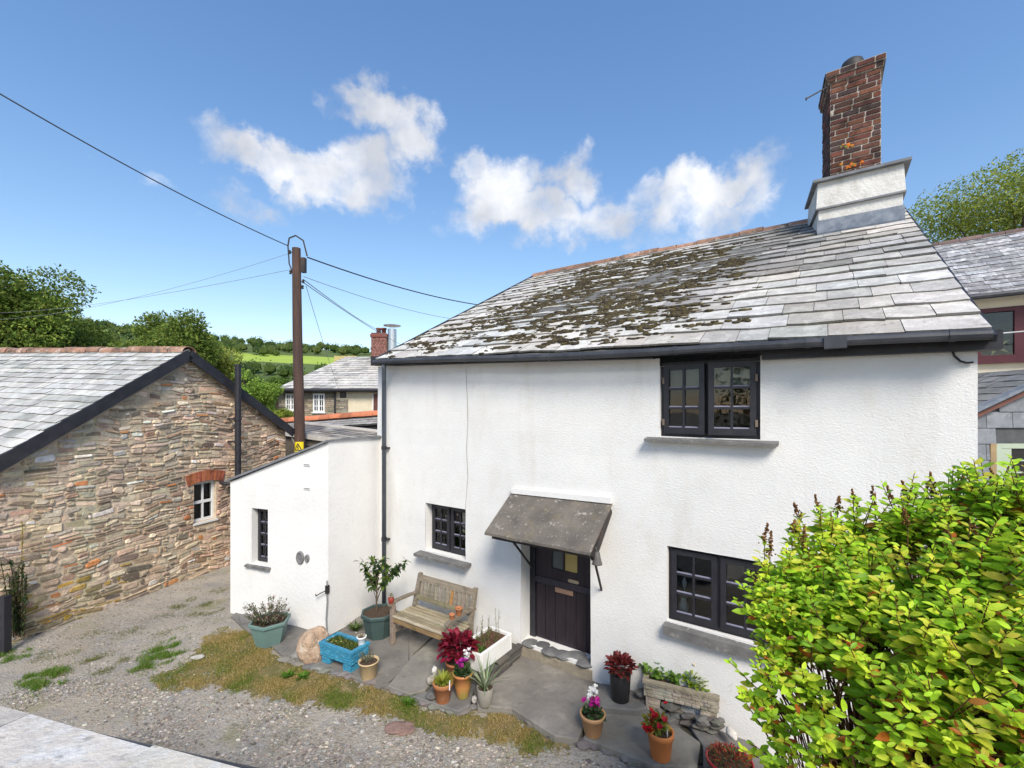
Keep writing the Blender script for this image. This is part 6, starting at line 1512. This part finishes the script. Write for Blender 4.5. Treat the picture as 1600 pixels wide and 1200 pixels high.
for (px, py, Y, r_) in BIL:
    c = surf(px, py, Y)
    top = py < 870
    low = py > 1000
    for k in range((46 if px < 1330 else 40) if not low else (22 if px < 1480 else 30)):
        d = rdir(rs_); 
        if d.y > .55: d.y *= -1
        tip = c+V((d.x*r_, d.y*r_, d.z*r_*.85))*rs_.uniform(.62, 1.0)
        root = V((tip.x*.70+rs_.gauss(0, .06)+.12, tip.y*.72+.05+rs_.gauss(0, .07), -1.0))
        dirn = (V((d.x*.95, d.y*.8-.25, .75+d.z*.5))).normalized()
        if px < 1310: dirn = (V((-abs(d.x)*.8-.12, d.y*.7-.25, .7+d.z*.4))).normalized()
        L = rs_.uniform(.22, .42) if px > 1310 else rs_.uniform(.16, .30)
        b = tip-dirn*L
        stm.tube(([b.lerp(root, .3), b.lerp(root, .12)] if px > 1310 else [b-V((-.06, 0, .10)), b-V((-.025, 0, .05))])+[b, b.lerp(tip, .6)+rdir(rs_)*.008, tip], [.0045, .004, .0035, .0025, .0015], 5, jit(rs_.choice([(.16, .07, .035), (.11, .055, .03), (.20, .10, .05)]), .2))
        tips.append((tip, dirn, top))
        nl = rs_.randint(14, 20) if not low else rs_.randint(10, 15)
        g = rs_.random()*6.28; base = rs_.choice(LG)
        for i in range(nl):
            tt = 1-(i/nl)**1.1*.92; p = b.lerp(tip, tt); g += 2.4
            out = V((math.cos(g), math.sin(g), 0)); dd = out*(.75+.5*(1-tt))+dirn*(.55 if tt > .8 else .35)
            s = (.6+.6*min(1, (1-tt)*2.5))*rs_.uniform(.6, 1.3); col = jit(base if rs_.random() < .7 else rs_.choice(LG), .15)
            if low and rs_.random() < .05 or rs_.random() < .012: col = jit(rs_.choice([(.45, .13, .02), (.5, .20, .04), (.34, .09, .02)]), .2)
            elif rs_.random() < .05: col = jit((.55, .48, .05), .15)
            lf.oval(p, dd, V((rs_.uniform(-.45, .45), -.95+rs_.uniform(-.4, .4), .9)), .056*s*(.8 if px < 1330 else .92), .0255*s*(.8 if px < 1330 else .92), col, fold=.25, droop=rs_.uniform(.0, .35))
            
for i in range(260):  # bare inner stems
    px = rs_.uniform(1200, 1640); py = rs_.uniform(980, 1180); Y = 2.15-(px-1200)/440*.55+rs_.uniform(0, .25); tip = surf(px, py, Y)
    root = V((tip.x*.5+rs_.gauss(0, .1), tip.y*.5+rs_.gauss(0, .1), 0)); stm.tube([root, root.lerp(tip, .6)+rdir(rs_)*.05, tip], [.006, .0045, .002], 5, jit(rs_.choice([(.17, .08, .04), (.22, .13, .08), (.10, .055, .035)]), .2))
SPK = [(1197, 832, 2.15), (1204, 848, 2.15), (1240, 822, 2.2), (1256, 838, 2.15), (1300, 818, 2.2), (1310, 786, 2.25), (1278, 790, 2.25), (1245, 796, 2.3), (1335, 780, 2.25), (1365, 776, 2.2), (1392, 775, 2.2), (1414, 766, 2.2), (1431, 770, 2.15), (1452, 752, 2.15), (1458, 766, 2.1), (1497, 752, 2.1), (1503, 758, 2.1), (1518, 745, 2.1), (1556, 748, 2.05), (1565, 792, 1.9), (1590, 800, 1.85), (1575, 760, 2), (1520, 825, 1.85), (1480, 838, 1.9), (1415, 808, 2.0), (1620, 770, 1.9)]
for (px, py, Y) in SPK:
    t_ = surf(px, py, Y); ax = V((rs_.uniform(-.5, .1), rs_.uniform(-.2, .1), 1)).normalized(); L = rs_.uniform(.07, .12); b = t_-ax*L*.5
    stm.tube([b-V((0, 0, .25)), b, b+ax*L], [.003, .002, .001], 5, (.15, .08, .04)); spk = MB()
    for k in range(80):
        u = rs_.random(); q = b+ax*L*u+V((rs_.gauss(0, 1), rs_.gauss(0, 1), rs_.gauss(0, .6)))*.009*(1.15-u)
        spk.blob(q, rs_.uniform(.0028, .0052), 1, 1, 1, .4, 1, k, 1.5, jit(rs_.choice([(.20, .095, .03), (.13, .06, .022), (.27, .15, .05), (.09, .045, .02)]), .2))
    spk.build('seed_spike', STONE, sb); g = 0
    for k in range(9): g += 2.4; lf.leaf(b-ax*rs_.uniform(.0, .12), V((math.cos(g), math.sin(g), .6)), V((0, 0, 1)), .05, .02, jit(rs_.choice(LG), .15), fold=.2)
lf.build('foliage', LEAFM, sb); stm.build('stem', STONE, sb)

# ================================================================ SKY, SUN, CAMERA
SUN_EL, SUN_AZ = R(43), R(168)     # azimuth measured clockwise from +Y
wd_ = bpy.data.worlds.new('World'); scn.world = wd_; wd_.use_nodes = True; nt = wd_.node_tree
bg = nt.nodes['Background']; out = nt.nodes['World Output']
sky = N(nt, 'ShaderNodeTexSky', sky_type='NISHITA'); sky.sun_disc = False; sky.sun_elevation = SUN_EL; sky.sun_rotation = SUN_AZ
sky.altitude = 50; sky.air_density = 1.0; sky.dust_density = .35; sky.ozone_density = 2.2
tc = N(nt, 'ShaderNodeTexCoord').outputs['Generated']
def vm(op, a, b=None):
    n = N(nt, 'ShaderNodeVectorMath', operation=op)
    for i, x in enumerate((a, b)):
        if x is None: continue
        if hasattr(x, 'links'): nt.links.new(x, n.inputs[i])
        else: n.inputs[i].default_value = x
    return n
def mth(op, a, b=None, clamp=False):
    n = N(nt, 'ShaderNodeMath', operation=op, use_clamp=clamp)
    for i, x in enumerate((a, b)):
        if x is None: continue
        if hasattr(x, 'links'): nt.links.new(x, n.inputs[i])
        else: n.inputs[i].default_value = x
    return n.outputs[0]
dirn = vm('NORMALIZE', tc).outputs[0]
# warp directions by noise so the cloud edges are ragged
nz = N(nt, 'ShaderNodeTexNoise'); nz.inputs['Scale'].default_value = 7; nz.inputs['Detail'].default_value = 7; nz.inputs['Roughness'].default_value = .6; nt.links.new(dirn, nz.inputs['Vector'])
wv = vm('SCALE', vm('SUBTRACT', nz.outputs['Color'], (.5, .5, .5)).outputs[0]); wv.inputs['Scale'].default_value = .17
dw = vm('ADD', dirn, wv.outputs[0]).outputs[0]
BLOBS = [(600, 182, 72, 30, 1), (640, 215, 46, 40, 1), (560, 162, 50, 16, .8), (440, 245, 105, 26, 1), (520, 288, 85, 34, 1), (570, 262, 70, 34, .95), (385, 305, 60, 30, .65), (650, 190, 40, 26, .9), (420, 330, 40, 20, .45),
         (790, 290, 75, 38, 1), (820, 340, 130, 35, 1), (760, 340, 70, 38, .8), (895, 280, 45, 34, .95), (940, 330, 60, 40, .9), (735, 260, 40, 25, .9), (1020, 300, 50, 30, .7),
         (1110, 290, 95, 32, 1), (1070, 325, 90, 45, .9), (1180, 310, 45, 30, .8), (1040, 370, 90, 30, .5), (1130, 340, 80, 30, .7), (215, 262, 60, 16, .45), (180, 240, 30, 12, .3), (300, 318, 25, 12, .4), (960, 265, 25, 12, .3)]
def field(src, dz):
    acc = None
    for (px, py, a, b, s) in BLOBS:
        c = ray(px, py-dz).normalized(); k = c.length/ray(px, py-dz).length
        sub = vm('SUBTRACT', src, tuple(c)).outputs[0]
        mul = vm('MULTIPLY', sub, (FPX/(a*k)*1.0, FPX/(a*k), FPX/(b*k)*1.0)).outputs[0]
        L = vm('LENGTH', mul).outputs['Value']
        v = mth('MULTIPLY', mth('SUBTRACT', 1.55, L, True), s)
        acc = v if acc is None else mth('MAXIMUM', acc, v)
    return acc
f = field(dw, 0)
n2 = N(nt, 'ShaderNodeTexNoise'); n2.inputs['Scale'].default_value = 16; n2.inputs['Detail'].default_value = 9; n2.inputs['Roughness'].default_value = .62; nt.links.new(dirn, n2.inputs['Vector'])
dens = mth('ADD', f, mth('MULTIPLY', mth('SUBTRACT', n2.outputs[0], .5), 1.1))
mr = N(nt, 'ShaderNodeMapRange', interpolation_type='SMOOTHSTEP'); mr.inputs[1].default_value = .36; mr.inputs[2].default_value = 1.12; nt.links.new(dens, mr.inputs[0])
mask = mr.outputs[0]
# body of the cloud: greyer low down
n3 = N(nt, 'ShaderNodeTexNoise'); n3.inputs['Scale'].default_value = 9; n3.inputs['Detail'].default_value = 4; nt.links.new(vm('ADD', dirn, (0, 0, .03)).outputs[0], n3.inputs['Vector'])
mr2 = N(nt, 'ShaderNodeMapRange'); mr2.inputs[1].default_value = .38; mr2.inputs[2].default_value = .66; nt.links.new(n3.outputs[0], mr2.inputs[0])
WSTR = .13
CW_ = .60/WSTR; 
cc = mix(nt, mr2.outputs[0], (.66*CW_*.9, .69*CW_*.9, .76*CW_*.9), (.96*CW_, .97*CW_, 1.0*CW_))
hs = N(nt, 'ShaderNodeHueSaturation'); hs.inputs['Saturation'].default_value = 1.12; hs.inputs['Value'].default_value = 1.0; nt.links.new(sky.outputs[0], hs.inputs['Color'])
mk = mth('MULTIPLY', mask, .97)
sp = N(nt, 'ShaderNodeSeparateColor'); nt.links.new(hs.outputs[0], sp.inputs[0]); cb = N(nt, 'ShaderNodeCombineColor'); nt.links.new(sp.outputs[0], cb.inputs[0]); nt.links.new(mth('MULTIPLY', mth('POWER', mth('DIVIDE', sp.outputs[1], 1.2), .90), 1.2), cb.inputs[1]); nt.links.new(mth('MULTIPLY', mth('POWER', mth('DIVIDE', sp.outputs[2], 2.6), .74), 2.6), cb.inputs[2])
fin_ = mix(nt, mk, cb.outputs[0], cc)
nt.links.new(fin_, bg.inputs['Color']); bg.inputs['Strength'].default_value = WSTR
sl_ = bpy.data.lights.new('sun', 'SUN'); sl_.energy = 2.8; sl_.angle = R(22); sl_.color = (1, .93, .82)
so = bpy.data.objects.new('sun', sl_); COL.objects.link(so); so.location = (-6, -8, 14)
sd = V((math.sin(SUN_AZ)*math.cos(SUN_EL), math.cos(SUN_AZ)*math.cos(SUN_EL), math.sin(SUN_EL)))
so.rotation_euler = sd.to_track_quat('Z', 'Y').to_euler()
cam = bpy.data.cameras.new('camera'); co = bpy.data.objects.new('camera', cam); COL.objects.link(co)
co.location = CAM; co.rotation_euler = (R(90), 0, 0); cam.sensor_width = 36; cam.lens = FPX/1600*36; cam.shift_y = (HZ-600)/1600; cam.clip_start = .05; cam.clip_end = 4000
scn.camera = co
vs_ = scn.view_settings; vs_.view_transform = 'Standard'; vs_.look = 'None'; vs_.exposure = .88; vs_.gamma = 1
scn.cycles.max_bounces = 6; scn.cycles.transparent_max_bounces = 12
